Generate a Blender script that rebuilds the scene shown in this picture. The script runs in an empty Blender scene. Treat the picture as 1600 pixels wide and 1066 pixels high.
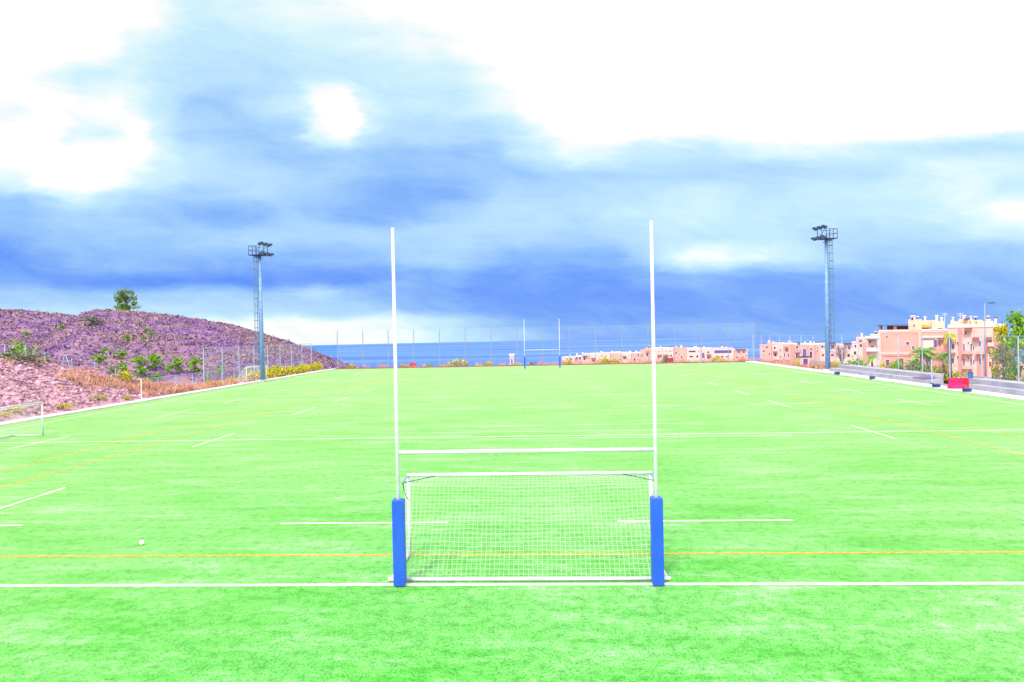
import bpy, bmesh, math, random
from mathutils import Vector, Matrix, noise
R = math.radians
rnd = random.Random(7)
sc = bpy.context.scene
COL = sc.collection

# ------------------------------------------------------------------ camera data (used to measure the place)
F, CX, CY = 1067.0, 800.0, 533.0
CAM = Vector((0.48, -14.79, 5.46))
YAW, PITCH, ROLL = R(2.78), R(-0.54), R(1.15)
f0 = Vector((-math.sin(YAW)*math.cos(PITCH), math.cos(YAW)*math.cos(PITCH), math.sin(PITCH)))
r0 = Vector((math.cos(YAW), math.sin(YAW), 0)); u0 = r0.cross(f0)
rr = r0*math.cos(ROLL) - u0*math.sin(ROLL); uu = r0*math.sin(ROLL) + u0*math.cos(ROLL)
def ray(px, py): return f0 + rr*((px-CX)/F) - uu*((py-CY)/F)
def at(px, py, Y):
    d = ray(px, py); return CAM + d*((Y-CAM.y)/d.y)
def atX(px, py, X):
    d = ray(px, py); return CAM + d*((X-CAM.x)/d.x)
def gnd(px, py, z=0.0):
    d = ray(px, py); return CAM + d*((z-CAM.z)/d.z)

# ------------------------------------------------------------------ materials
def lin(c): return tuple(c)+(1.0,)
MATS = {}
def mat(name, c1, c2=None, scale=3.0, rough=0.8, bump=0.0, spec=0.3, metal=0.0, stretch=(1,1,1), detail=4, lo=0.35, hi=0.65, rand=None):
    if name in MATS: return MATS[name]
    m = bpy.data.materials.new(name); m.use_nodes = True
    nt = m.node_tree; b = nt.nodes['Principled BSDF']
    b.inputs['Roughness'].default_value = rough; b.inputs['Metallic'].default_value = metal
    b.inputs['Specular IOR Level'].default_value = spec
    tc = nt.nodes.new('ShaderNodeTexCoord'); mp = nt.nodes.new('ShaderNodeMapping'); mp.inputs['Scale'].default_value = stretch
    nt.links.new(tc.outputs['Object'], mp.inputs['Vector'])
    n = nt.nodes.new('ShaderNodeTexNoise'); n.inputs['Scale'].default_value = scale; n.inputs['Detail'].default_value = detail
    nt.links.new(mp.outputs[0], n.inputs['Vector'])
    cr = nt.nodes.new('ShaderNodeValToRGB'); cr.color_ramp.elements[0].position = lo; cr.color_ramp.elements[1].position = hi
    cr.color_ramp.elements[0].color = lin(c1); cr.color_ramp.elements[1].color = lin(c2 or c1)
    nt.links.new(n.outputs['Fac'], cr.inputs['Fac'])
    src = cr.outputs['Color']
    if rand:      # every loose leaf or stone its own tone
        g = nt.nodes.new('ShaderNodeNewGeometry'); hs = nt.nodes.new('ShaderNodeHueSaturation')
        mr = nt.nodes.new('ShaderNodeMapRange'); mr.inputs['To Min'].default_value = 1-rand; mr.inputs['To Max'].default_value = 1+rand
        nt.links.new(g.outputs['Random Per Island'], mr.inputs['Value']); nt.links.new(mr.outputs[0], hs.inputs['Value'])
        nt.links.new(src, hs.inputs['Color']); src = hs.outputs['Color']
    nt.links.new(src, b.inputs['Base Color'])
    if bump:
        bp = nt.nodes.new('ShaderNodeBump'); bp.inputs['Strength'].default_value = bump; bp.inputs['Distance'].default_value = 0.05
        nt.links.new(n.outputs['Fac'], bp.inputs['Height']); nt.links.new(bp.outputs[0], b.inputs['Normal'])
    MATS[name] = m
    return m

def turf_material():
    m = bpy.data.materials.new('turf'); m.use_nodes = True; nt = m.node_tree; L = nt.links.new
    b = nt.nodes['Principled BSDF']; b.inputs['Roughness'].default_value = 0.75; b.inputs['Specular IOR Level'].default_value = 0.25
    b.inputs['Sheen Weight'].default_value = 0.7; b.inputs['Sheen Roughness'].default_value = 0.25
    b.inputs['Sheen Tint'].default_value = (1.0, 0.95, 0.55, 1)
    tc = nt.nodes.new('ShaderNodeTexCoord')
    def nz(scale, stretch, detail=3, rough=0.55):
        mp = nt.nodes.new('ShaderNodeMapping'); mp.inputs['Scale'].default_value = stretch
        L(tc.outputs['Object'], mp.inputs['Vector'])
        n = nt.nodes.new('ShaderNodeTexNoise'); n.inputs['Scale'].default_value = scale; n.inputs['Detail'].default_value = detail
        n.inputs['Roughness'].default_value = rough; L(mp.outputs[0], n.inputs['Vector']); return n.outputs['Fac']
    def ramp(fac, stops):
        c = nt.nodes.new('ShaderNodeValToRGB'); e = c.color_ramp.elements
        while len(e) < len(stops): e.new(0.5)
        for el, (p, col) in zip(e, stops): el.position = p; el.color = lin(col)
        L(fac, c.inputs['Fac']); return c.outputs['Color']
    def mix(f, a, c, mode='MIX'):
        x = nt.nodes.new('ShaderNodeMix'); x.data_type = 'RGBA'; x.blend_type = mode
        if isinstance(f, float): x.inputs['Factor'].default_value = f
        else: L(f, x.inputs['Factor'])
        L(a, x.inputs['A']); L(c, x.inputs['B']); return x.outputs['Result']
    big = nz(0.16, (1, 1.6, 1), 4, 0.6)
    streak = nz(0.55, (0.5, 2.2, 1), 7, 0.78)
    mid = nz(4.0, (1, 0.9, 1), 6, 0.8)
    fine = nz(25.0, (1, 0.6, 1), 4, 0.8)
    c_st = ramp(streak, [(0.37, TURF_A), (0.5, TURF_M), (0.65, TURF_B)])
    c_bg = ramp(big, [(0.35, TURF_A), (0.65, TURF_B)])
    c = mix(0.3, c_st, c_bg)
    c_md = ramp(mid, [(0.36, (0.35, 0.6, 0.4)), (0.5, (0.95, 1.0, 0.95)), (0.62, (1.9, 1.2, 2.1))])
    c = mix(0.8, c, c_md, 'MULTIPLY')
    c_fn = ramp(fine, [(0.37, (0.16, 0.34, 0.26)), (0.46, (0.75, 0.90, 0.8)), (0.60, (1.5, 1.12, 1.65))])
    c = mix(0.9, c, c_fn, 'MULTIPLY')
    L(c, b.inputs['Base Color'])
    bp = nt.nodes.new('ShaderNodeBump'); bp.inputs['Strength'].default_value = 0.5; bp.inputs['Distance'].default_value = 0.03
    L(fine, bp.inputs['Height']); L(bp.outputs[0], b.inputs['Normal'])
    return m

def sheer_material(name, col, opacity, rough=0.9):
    """fine netting far off: threads far thinner than a pixel, seen as a partly see-through sheet"""
    m = bpy.data.materials.new(name); m.use_nodes = True; nt = m.node_tree; L = nt.links.new
    b = nt.nodes['Principled BSDF']; b.inputs['Base Color'].default_value = lin(col); b.inputs['Roughness'].default_value = rough
    tc = nt.nodes.new('ShaderNodeTexCoord'); n = nt.nodes.new('ShaderNodeTexNoise'); n.inputs['Scale'].default_value = 0.8
    mr = nt.nodes.new('ShaderNodeMapRange'); mr.inputs['To Min'].default_value = opacity*0.6; mr.inputs['To Max'].default_value = opacity*1.4
    L(tc.outputs['Object'], n.inputs['Vector']); L(n.outputs['Fac'], mr.inputs['Value']); L(mr.outputs[0], b.inputs['Alpha'])
    return m

TURF_A, TURF_M, TURF_B = (0.022, 0.36, 0.010), (0.072, 0.46, 0.036), (0.24, 0.56, 0.20)
M_turf = turf_material()
M_white = mat('white_paint', (0.66, 0.66, 0.72), (0.58, 0.58, 0.66), 4, 0.5)
M_line = mat('white_line_fibre', (0.80, 0.82, 0.78), (0.46, 0.66, 0.42), 11, 0.9, bump=0.3)
M_orange = mat('orange_line_fibre', (0.80, 0.22, 0.01), (0.36, 0.40, 0.05), 11, 0.9, bump=0.3)
M_pad = mat('blue_vinyl', (0.012, 0.08, 0.56), (0.016, 0.095, 0.64), 2, 0.45, spec=0.4)
M_pad_seam = mat('blue_seam', (0.012, 0.06, 0.42), None, 2, 0.6)
M_galv = mat('galvanised_steel', (0.12, 0.24, 0.55), (0.19, 0.33, 0.64), 3, 0.45, spec=0.5)
M_darkmetal = mat('dark_metal', (0.012, 0.03, 0.14), (0.03, 0.06, 0.22), 5, 0.5)
M_ladder = mat('ladder_steel', (0.10, 0.17, 0.33), (0.14, 0.24, 0.4), 4, 0.5)
M_lens = mat('lamp_glass', (0.10, 0.14, 0.32), (0.06, 0.09, 0.22), 6, 0.3, spec=0.3)
M_conc = mat('pale_concrete', (0.64, 0.58, 0.60), (0.50, 0.45, 0.48), 0.9, 0.9, bump=0.15)
M_step = mat('step_concrete', (0.40, 0.40, 0.48), (0.30, 0.30, 0.39), 0.7, 0.9, bump=0.15, detail=8)
M_rail = mat('pale_post_paint', (0.36, 0.46, 0.62), (0.28, 0.38, 0.55), 3, 0.5)
M_net = mat('white_net_cord', (0.8, 0.8, 0.8), (0.7, 0.72, 0.72), 20, 0.8)
M_earth = mat('dry_earth', (0.42, 0.26, 0.24), (0.28, 0.17, 0.18), 0.4, 0.95, bump=0.3, detail=8)
M_bank = mat('stony_earth', (0.52, 0.30, 0.36), (0.28, 0.13, 0.18), 1.9, 0.95, bump=1.0, detail=12, lo=0.42, hi=0.6)
M_stone = mat('mauve_stone', (0.50, 0.31, 0.40), (0.30, 0.16, 0.22), 2.2, 0.9, bump=0.5, rand=0.6)
M_hill = mat('hill_soil', (0.18, 0.085, 0.25), (0.29, 0.165, 0.21), 0.12, 0.95, bump=0.3, detail=10)
M_scrub = mat('purple_scrub', (0.20, 0.10, 0.32), (0.31, 0.22, 0.20), 0.10, 0.9, detail=10, lo=.35, hi=.65, rand=0.7)
M_dry = mat('dry_grass_blades', (0.68, 0.40, 0.30), (0.46, 0.21, 0.18), 0.5, 0.9, rand=0.4)
M_yel = mat('yellow_leaves', (0.54, 0.48, 0.012), (0.34, 0.34, 0.01), 2.0, 0.7, rand=0.55)
M_grn = mat('green_leaves', (0.20, 0.42, 0.015), (0.11, 0.27, 0.02), 2.0, 0.7, rand=0.5)
M_pine = mat('pine_needles', (0.17, 0.30, 0.02), (0.06, 0.13, 0.035), 0.9, 0.75, rand=0.5)
M_olive = mat('grey_green_leaves', (0.20, 0.23, 0.13), (0.12, 0.14, 0.10), 2.0, 0.75, rand=0.5)
M_brownleaf = mat('brown_twigs', (0.20, 0.11, 0.15), (0.13, 0.08, 0.12), 2.0, 0.85, rand=0.5)
M_bark = mat('bark', (0.19, 0.12, 0.17), (0.11, 0.07, 0.11), 6, 0.9, bump=0.5)
M_red = mat('red_plastic', (0.62, 0.012, 0.035), (0.50, 0.01, 0.05), 2, 0.45)
M_mag = mat('magenta_plastic', (0.60, 0.015, 0.16), (0.5, 0.02, 0.12), 2, 0.45)
M_bluebox = mat('blue_plastic', (0.03, 0.12, 0.48), (0.05, 0.18, 0.52), 2, 0.5)
M_pink = mat('pink_stucco', (0.74, 0.36, 0.305), (0.66, 0.30, 0.265), 0.5, 0.9, bump=0.1, detail=6)
M_pink2 = mat('pale_pink_stucco', (0.78, 0.50, 0.46), (0.72, 0.43, 0.41), 0.5, 0.9, bump=0.1, detail=6)
M_cream = mat('cream_stucco', (0.78, 0.54, 0.41), (0.74, 0.47, 0.36), 0.5, 0.9, bump=0.1, detail=6)
M_rose = mat('rose_stucco', (0.68, 0.27, 0.25), (0.62, 0.23, 0.22), 0.5, 0.9, bump=0.1, detail=6)
M_trimw = mat('white_plaster', (0.72, 0.64, 0.62), (0.66, 0.58, 0.57), 1, 0.85)
M_roofd = mat('dark_roof_edge', (0.04, 0.03, 0.09), (0.06, 0.05, 0.11), 2, 0.6)
M_tile = mat('brown_tiles', (0.17, 0.06, 0.07), (0.24, 0.10, 0.09), 7, 0.8, stretch=(1, 1, 3))
M_win = mat('window_glass', (0.02, 0.012, 0.075), (0.045, 0.03, 0.12), 1.5, 0.2, spec=0.3)
M_winblue = mat('blue_glass', (0.03, 0.04, 0.28), (0.05, 0.07, 0.36), 1.5, 0.2, spec=0.3)
M_shut = mat('violet_shutter', (0.10, 0.05, 0.23), (0.14, 0.08, 0.29), 6, 0.6, stretch=(1, 1, 8))
M_blind = mat('maroon_blind', (0.20, 0.05, 0.07), (0.30, 0.08, 0.09), 8, 0.7, stretch=(4, 1, 1))
M_orangewall = mat('ochre_plaster', (0.62, 0.33, 0.08), (0.55, 0.28, 0.07), 2, 0.85)
M_netfar = sheer_material('fine_netting', (0.60, 0.70, 0.80), 0.065)
M_netside = sheer_material('chain_link', (0.42, 0.42, 0.55), 0.20)

def sea_material():
    m = bpy.data.materials.new('sea_water'); m.use_nodes = True; nt = m.node_tree; L = nt.links.new
    b = nt.nodes['Principled BSDF']; b.inputs['Roughness'].default_value = 0.5; b.inputs['Specular IOR Level'].default_value = 0.08
    tc = nt.nodes.new('ShaderNodeTexCoord'); mp = nt.nodes.new('ShaderNodeMapping'); mp.inputs['Scale'].default_value = (0.0006, 0.0028, 1)
    n = nt.nodes.new('ShaderNodeTexNoise'); n.inputs['Scale'].default_value = 1.0; n.inputs['Detail'].default_value = 5
    L(tc.outputs['Object'], mp.inputs['Vector']); L(mp.outputs[0], n.inputs['Vector'])
    cr = nt.nodes.new('ShaderNodeValToRGB'); e = cr.color_ramp.elements
    e[0].position = 0.38; e[0].color = (0.015, 0.09, 0.36, 1); e[1].position = 0.64; e[1].color = (0.060, 0.19, 0.46, 1)
    L(n.outputs['Fac'], cr.inputs['Fac']); L(cr.outputs['Color'], b.inputs['Base Color'])
    n2 = nt.nodes.new('ShaderNodeTexNoise'); n2.inputs['Scale'].default_value = 0.05; n2.inputs['Detail'].default_value = 5
    L(tc.outputs['Object'], n2.inputs['Vector'])
    bp = nt.nodes.new('ShaderNodeBump'); bp.inputs['Strength'].default_value = 0.8; bp.inputs['Distance'].default_value = 2.0
    L(n2.outputs['Fac'], bp.inputs['Height']); L(bp.outputs[0], b.inputs['Normal'])
    return m
M_sea = sea_material()

# ------------------------------------------------------------------ mesh builder
class MB:
    def __init__(s): s.v = []; s.f = []
    def quad(s, a, b, c, d):
        i = len(s.v); s.v += [tuple(a), tuple(b), tuple(c), tuple(d)]; s.f.append((i, i+1, i+2, i+3))
    def tri(s, a, b, c):
        i = len(s.v); s.v += [tuple(a), tuple(b), tuple(c)]; s.f.append((i, i+1, i+2))
    def box(s, x0, x1, y0, y1, z0, z1, bev=0.0):
        if bev <= 0:
            i = len(s.v)
            s.v += [(x, y, z) for z in (z0, z1) for y in (y0, y1) for x in (x0, x1)]
            s.f += [tuple(i+k for k in q) for q in ((0,2,3,1),(4,5,7,6),(0,1,5,4),(2,6,7,3),(0,4,6,2),(1,3,7,5))]
        else:
            bm = bmesh.new(); bmesh.ops.create_cube(bm, size=1)
            for v in bm.verts: v.co = Vector(((x0+x1)/2+v.co.x*(x1-x0), (y0+y1)/2+v.co.y*(y1-y0), (z0+z1)/2+v.co.z*(z1-z0)))
            bmesh.ops.bevel(bm, geom=bm.edges[:], offset=bev, segments=2, affect='EDGES', profile=0.6)
            s.add_bm(bm)
        return s
    def add_bm(s, bm):
        i = len(s.v); bm.verts.index_update()
        s.v += [tuple(v.co) for v in bm.verts]; s.f += [tuple(i+v.index for v in f.verts) for f in bm.faces]; bm.free()
    def obox(s, c, dx, dy, dz, hx, hy, hz):
        i = len(s.v); c = Vector(c)
        for k in (-1, 1):
            for j in (-1, 1):
                for h in (-1, 1): s.v.append(tuple(c+dx*h*hx+dy*j*hy+dz*k*hz))
        s.f += [tuple(i+k for k in q) for q in ((0,2,3,1),(4,5,7,6),(0,1,5,4),(2,6,7,3),(0,4,6,2),(1,3,7,5))]
    def tube(s, p, q, r0, r1=None, n=8, cap=True):
        p, q = Vector(p), Vector(q); r1 = r0 if r1 is None else r1
        d = (q-p).normalized(); a = d.cross(Vector((0,0,1)) if abs(d.z) < 0.9 else Vector((1,0,0))).normalized(); b = d.cross(a)
        i = len(s.v)
        for c, r in ((p, r0), (q, r1)):
            for k in range(n):
                t = 2*math.pi*k/n; s.v.append(tuple(c + a*math.cos(t)*r + b*math.sin(t)*r))
        for k in range(n): s.f.append((i+k, i+(k+1) % n, i+n+(k+1) % n, i+n+k))
        if cap: s.f.append(tuple(i+k for k in reversed(range(n)))); s.f.append(tuple(i+n+k for k in range(n)))
        return s
    def path(s, pts, r, n=6, cap=True):
        pts = [Vector(p) for p in pts]; i0 = len(s.v); m = len(pts)
        for j, p in enumerate(pts):
            d = (pts[min(j+1, m-1)]-pts[max(j-1, 0)]).normalized()
            a = d.cross(Vector((0,0,1)) if abs(d.z) < 0.9 else Vector((1,0,0))).normalized(); b = d.cross(a)
            rad = r[j] if isinstance(r, (list, tuple)) else r
            for k in range(n):
                t = 2*math.pi*k/n; s.v.append(tuple(p + a*math.cos(t)*rad + b*math.sin(t)*rad))
        for j in range(m-1):
            for k in range(n):
                s.f.append((i0+j*n+k, i0+j*n+(k+1) % n, i0+(j+1)*n+(k+1) % n, i0+(j+1)*n+k))
        if cap:
            s.f.append(tuple(i0+k for k in reversed(range(n)))); s.f.append(tuple(i0+(m-1)*n+k for k in range(n)))
        return s
    def leaf(s, c, size, asp=0.5):
        d = Vector((rnd.gauss(0,1), rnd.gauss(0,1), rnd.gauss(0,0.8))).normalized()
        e = d.cross(Vector((rnd.gauss(0,1), rnd.gauss(0,1), rnd.gauss(0,1)))).normalized()
        c = Vector(c); s.quad(c-d*size, c-e*size*asp, c+d*size, c+e*size*asp)
    def build(s, name, m, parent=None, smooth=False):
        me = bpy.data.meshes.new(name); me.from_pydata(s.v, [], s.f); me.update()
        if smooth:
            for p in me.polygons: p.use_smooth = True
        me.materials.append(m)
        o = bpy.data.objects.new(name, me); COL.objects.link(o)
        if parent: o.parent = parent
        return o

def thing(name, label, cat, loc=(0,0,0), rz=0.0, group=None):
    o = bpy.data.objects.new(name, None); COL.objects.link(o); o.empty_display_size = 0.3
    o.location = loc; o.rotation_euler = (0, 0, rz); tag(o, label, cat, group); return o
def tag(o, label, cat, group=None):
    o['label'] = label; o['category'] = cat
    if group: o['group'] = group
    return o
def struct(o): o['kind'] = 'structure'; return o
def copy_tree(o, parent=None):
    c = o.copy(); COL.objects.link(c)
    if parent: c.parent = parent
    for ch in list(o.children): copy_tree(ch, c)
    return c
def dup(o, loc, rz=0.0, label=None, scale=None):
    c = copy_tree(o); c.location = loc; c.rotation_euler = (0, 0, rz)
    if scale: c.scale = scale if isinstance(scale, tuple) else (scale,)*3
    if label: c['label'] = label
    return c
def smooth(t): t = max(0.0, min(1.0, t)); return t*t*(3-2*t)
def interp(xs, x):
    if x <= xs[0][0]: return xs[0][1]
    for (a, b), (c, d) in zip(xs, xs[1:]):
        if x <= c: return b+(d-b)*(x-a)/(c-a)
    return xs[-1][1]

# ================================================================== THE SETTING
# ---- ground (one sheet that falls away to the coast), sea
def ground_z(x, y):
    z = -0.35
    if y > 110: z -= 11.5*smooth((y-110)/70)
    if x > 41: z -= 1.65*smooth((x-41)/5)
    if x < -44: z -= 0.9*smooth((-44-x)/12)
    if x > 60 and y > 100: z += 6.0*smooth((x-52)/40)*smooth((y-110)/60)*(1-smooth((y-190)/40))
    left = 1-smooth((x+10)/70)
    if y > 140: z -= 48*left*smooth((y-140)/250)
    if y > 330: z -= 52*(1-left)*smooth((y-330)/350)
    return max(z, -75)
def grid_sheet(name, m, xs, ys, fz):
    b = MB(); nx = len(xs)
    b.v = [(x, y, fz(x, y)) for y in ys for x in xs]
    b.f = [(j*nx+i, j*nx+i+1, (j+1)*nx+i+1, (j+1)*nx+i) for j in range(len(ys)-1) for i in range(nx-1)]
    return b.build(name, m, smooth=True)
def spaced(a, b, s, extra=()): 
    n = int((b-a)/s); return sorted(set([a+i*s for i in range(n+1)]+list(extra)))
xs = [-2500, -1200, -700, -450]+spaced(-320, 320, 8)+[450, 700, 1200, 2500]
ys = [-600, -300, -150]+spaced(-80, 460, 8)+spaced(480, 900, 30)
struct(grid_sheet('ground', M_earth, xs, ys, ground_z))
b = MB(); N = 160; RS = 6900.0
b.v = [(CAM.x, CAM.y, -60)] + [(CAM.x+RS*math.cos(2*math.pi*k/N), CAM.y+RS*math.sin(2*math.pi*k/N), -60) for k in range(N)]
b.f = [(0, 1+k, 1+(k+1) % N) for k in range(N)]
struct(b.build('sea', M_sea))

# ---- pitch, kerbs, lines
XL, XR, YF, YN = -36.2, 34.4, 103.0, -40.0
b = MB(); b.quad((XL, YN, 0), (XR, YN, 0), (XR, YF, 0), (XL, YF, 0)); struct(b.build('pitch', M_turf))
W, O = MB(), MB()
def lx(mb, x0, x1, y, w=0.13, z=0.004): mb.quad((x0, y-w/2, z), (x1, y-w/2, z), (x1, y+w/2, z), (x0, y+w/2, z))
def ly(mb, x, y0, y1, w=0.12, z=0.005): mb.quad((x-w/2, y0, z), (x+w/2, y0, z), (x+w/2, y1, z), (x-w/2, y1, z))
TL, TR = -34.2, 32.8
lx(W, TL, TR, 0.06, 0.14); lx(W, TL, TR, 21.75, 0.13); lx(W, TL, TR, 45.7, 0.14); lx(W, TL, TR, 71.5, 0.14); lx(W, TL, TR, 93.9, 0.14)
lx(W, TL, TR, 101.5, 0.14); lx(W, -3.5, 13.0, 20.9, 0.10, 0.0062); lx(W, -6.0, 7.0, 23.5, 0.10, 0.0062); lx(W, -9.0, 9.5, 26.0, 0.08, 0.0062)
ly(W, TL, -12, 101.5, 0.13); ly(W, TR, -12, 101.5, 0.13)
for yy, segs in ((5.03, (-17.9, -4.95, 4.95, 17.9)), (36.0, (-27.6, -17.7, -7.6, 0.05, 7.7, 17.5, 27.2)), (56, (-27.6, -17.7, -7.6, 0.05, 7.7, 17.5, 27.2)), (88.5, (-17.9, -4.95, 4.95, 17.9))):
    for s in segs: lx(W, s-2.5, s+2.5, yy, 0.13)
for xx in (-27.7, -17.8, 17.5, 27.0):
    for y0, y1 in ((5, 10.2), (19.5, 24.3), (33.6, 38.6), (43.2, 48.0), (53.2, 58.0), (69, 74), (84, 88.5)):
        ly(W, xx, y0, y1, 0.11)
lx(O, TL, TR, 2.1, 0.10, 0.0045)
for xx in (-23.0, -20.4, 20.3, 23.3):
    ly(O, xx, 2.1 if abs(xx) > 22 else 8, 43.0, 0.10, 0.0055); ly(O, xx, 50, 90, 0.10, 0.0055)
struct(W.build('white_lines', M_line)); struct(O.build('orange_lines', M_orange))

b = MB(); b.box(XL-1.25, XL, YN, YF+1.2, -0.3, 0.10, 0.02); struct(b.build('kerb', M_conc))
b = MB(); b.box(XR, XR+1.83, YN, YF+1.2, -0.3, 0.09, 0.02); struct(b.build('walkway', M_conc))
b = MB(); b.box(XL, XR, YF, YF+0.35, -0.3, 0.16, 0.02); struct(b.build('end_kerb', mat('brown_kerb', (0.30, 0.14, 0.14), (0.18, 0.09, 0.1), 1.5, 0.9)))
b = MB(); b.box(42.2, 47.5, -40, 112, -0.6, -0.10); struct(b.build('road', mat('asphalt', (0.24, 0.22, 0.28), (0.18, 0.17, 0.22), 2, 0.9)))

# ---- stony embankment, left
def bank_top(y): return 4.25*(1-smooth((y-42)/24))*(0.94+0.06*math.sin(y*0.6))
def bank_z(x, y):
    d = (XL-1.3)-x
    zc = bank_top(y)
    t = d/8.6
    z = zc*(smooth(t*0.5+0.04)*2 if t < 1 else 1.0)
    z = zc*min(1.0, max(0, t))**0.85 if t < 1 else zc
    if d > 13: z = zc + (-1.4-zc)*smooth((d-13)/18)
    n = noise.noise(Vector((x*0.35, y*0.35, 1)))*0.45 + noise.noise(Vector((x*1.3, y*1.3, 5)))*0.16
    return 0.02 + z + n*min(1, max(0.0, d/3))*min(1, zc/1.2)
b = MB(); nx, ny = 110, 190
bx = [XL-1.24-0.21*i*(1+i*0.004) for i in range(nx)]; by = [-10+0.42*j for j in range(ny)]
b.v = [(x, y, bank_z(x, y)) for y in by for x in bx]
b.f = [(j*nx+i, (j+1)*nx+i, (j+1)*nx+i+1, j*nx+i+1) for j in range(ny-1) for i in range(nx-1)]
struct(b.build('embankment', M_bank, smooth=True))

# ---- hills, left: height fields that rise away from the viewer
CREST = [(-400, 545), (-100, 535), (0, 531), (60, 526), (90, 510), (115, 496), (138, 489), (185, 491), (250, 497), (300, 503), (350, 511), (400, 524), (440, 537), (480, 552), (510, 564), (545, 575), (600, 590)]
def hill_D(px): return interp([(-400, 250), (300, 240), (420, 215), (545, 185), (600, 180)], px)
def hill_pt(px, s):
    """s: 0 at the foot, 1 at the crest, up to 1.6 behind it"""
    Dc = hill_D(px); D0 = 100.0
    d = ray(px, 0); hx, hy = d.x, d.y; l = math.hypot(hx, hy); hx /= l; hy /= l
    dc = ray(px, interp(CREST, px)); zc = CAM.z + dc.z/math.hypot(dc.x, dc.y)*Dc
    D = D0+(Dc-D0)*s
    x, y = CAM.x+hx*D, CAM.y+hy*D
    z0 = interp([(430, -1.6), (500, -4.0), (545, -9.0), (600, -16.0)], px)
    z = z0+(zc-z0)*(math.sin(min(s, 1)*math.pi/2)**0.95 if s <= 1 else 1-1.6*(s-1)**1.2*1.2)
    n = (noise.noise(Vector((x*0.02, y*0.02, 3)))*2.2 + noise.noise(Vector((x*0.07, y*0.07, 8)))*0.9)
    z += n*math.sin(min(1, s)*math.pi)*0.8 + (noise.noise(Vector((x*0.3, y*0.3, 2)))*0.35 if s > 0.02 else 0)
    return Vector((x, y, z))
def height_field(name, m, fn, pxs, ss):
    b = MB(); n = len(pxs)
    b.v = [tuple(fn(p, s)) for s in ss for p in pxs]
    b.f = [(j*n+i, j*n+i+1, (j+1)*n+i+1, (j+1)*n+i) for j in range(len(ss)-1) for i in range(n-1)]
    return struct(b.build(name, m, smooth=True))
PXS = [-400+7*i for i in range(144)]; SS = [0.02*i for i in range(-8, 75)]
height_field('hill', M_hill, lambda p, s: hill_pt(p, max(s, 0)) + Vector((0, 0, min(0, s)*30)), PXS, SS)
CREST2 = [(-400, 478), (-100, 482), (0, 487), (30, 488), (60, 490), (100, 494), (140, 500), (200, 520), (260, 545)]
def hill2_pt(px, s):
    d = ray(px, interp(CREST2, px)); l = math.hypot(d.x, d.y)
    D = 235+130*s; x, y = CAM.x+d.x/l*D, CAM.y+d.y/l*D
    zc = CAM.z+d.z/l*365
    z = -4+(zc+4)*(math.sin(min(s, 1)*math.pi/2) if s <= 1 else 1-1.3*(s-1)**1.3)
    return Vector((x, y, z+noise.noise(Vector((x*0.03, y*0.03, 9)))*1.5*math.sin(min(1, s)*math.pi)+noise.noise(Vector((x*0.2, y*0.2, 9)))*0.4))
height_field('far_hill', M_hill, hill2_pt, [-400+9*i for i in range(75)], [0.03*i for i in range(0, 50)])
def hill_hit(px, py):
    best = None
    for k in range(0, 101):
        p = hill_pt(px, k/100); d = p-CAM
        depth = d.dot(f0); yy = CY-F*d.dot(uu)/depth
        if best is None or abs(yy-py) < best[0]: best = (abs(yy-py), p)
    return best[1]
# low scrub that covers the hills
b = MB()
def tuft(p, r, n, h=0.8, sz=0.36):
    for _ in range(n):
        a = rnd.random()*6.283; q = math.sqrt(rnd.random())*r
        b.leaf((p.x+q*math.cos(a), p.y+q*math.sin(a), p.z+rnd.random()*h*r), sz*r*(0.5+rnd.random()), 0.6)
for _ in range(12000):
    px = rnd.uniform(-120, 560); s = rnd.uniform(0.03, 1.03)**0.8
    p = hill_pt(px, s); tuft(p, rnd.uniform(0.25, 0.6)*(1.6 if rnd.random() < 0.06 else 1), 9)
for _ in range(1500):
    px = rnd.uniform(-120, 200); p = hill2_pt(px, rnd.uniform(0.35, 1.02)); tuft(p, rnd.uniform(0.5, 1.3), 8)
o = b.build('scrub', M_scrub); o['kind'] = 'stuff'

# rubble lying on the bank
def stone_mesh(b, c, r):
    bm = bmesh.new(); bmesh.ops.create_icosphere(bm, subdivisions=1, radius=1)
    sx, sy, sz = r*rnd.uniform(.7, 1.4), r*rnd.uniform(.7, 1.4), r*rnd.uniform(.45, .9)
    rot = Matrix.Rotation(rnd.random()*6.28, 3, 'Z') @ Matrix.Rotation(rnd.random(), 3, 'X')
    for v in bm.verts:
        k = rnd.uniform(0.75, 1.2); v.co = Vector(c) + rot @ Vector((v.co.x*sx*k, v.co.y*sy*k, v.co.z*sz*k))
    b.add_bm(bm)
b = MB()
for _ in range(6500):
    y = rnd.uniform(14, 58); d = rnd.uniform(0.4, 9.4); x = XL-1.3-d
    if bank_top(y) < 0.5: continue
    r = 0.06+0.15*rnd.random()**2.0
    stone_mesh(b, (x, y, bank_z(x, y)+r*0.2), r)
o = b.build('rubble', M_stone); o['kind'] = 'stuff'
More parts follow.
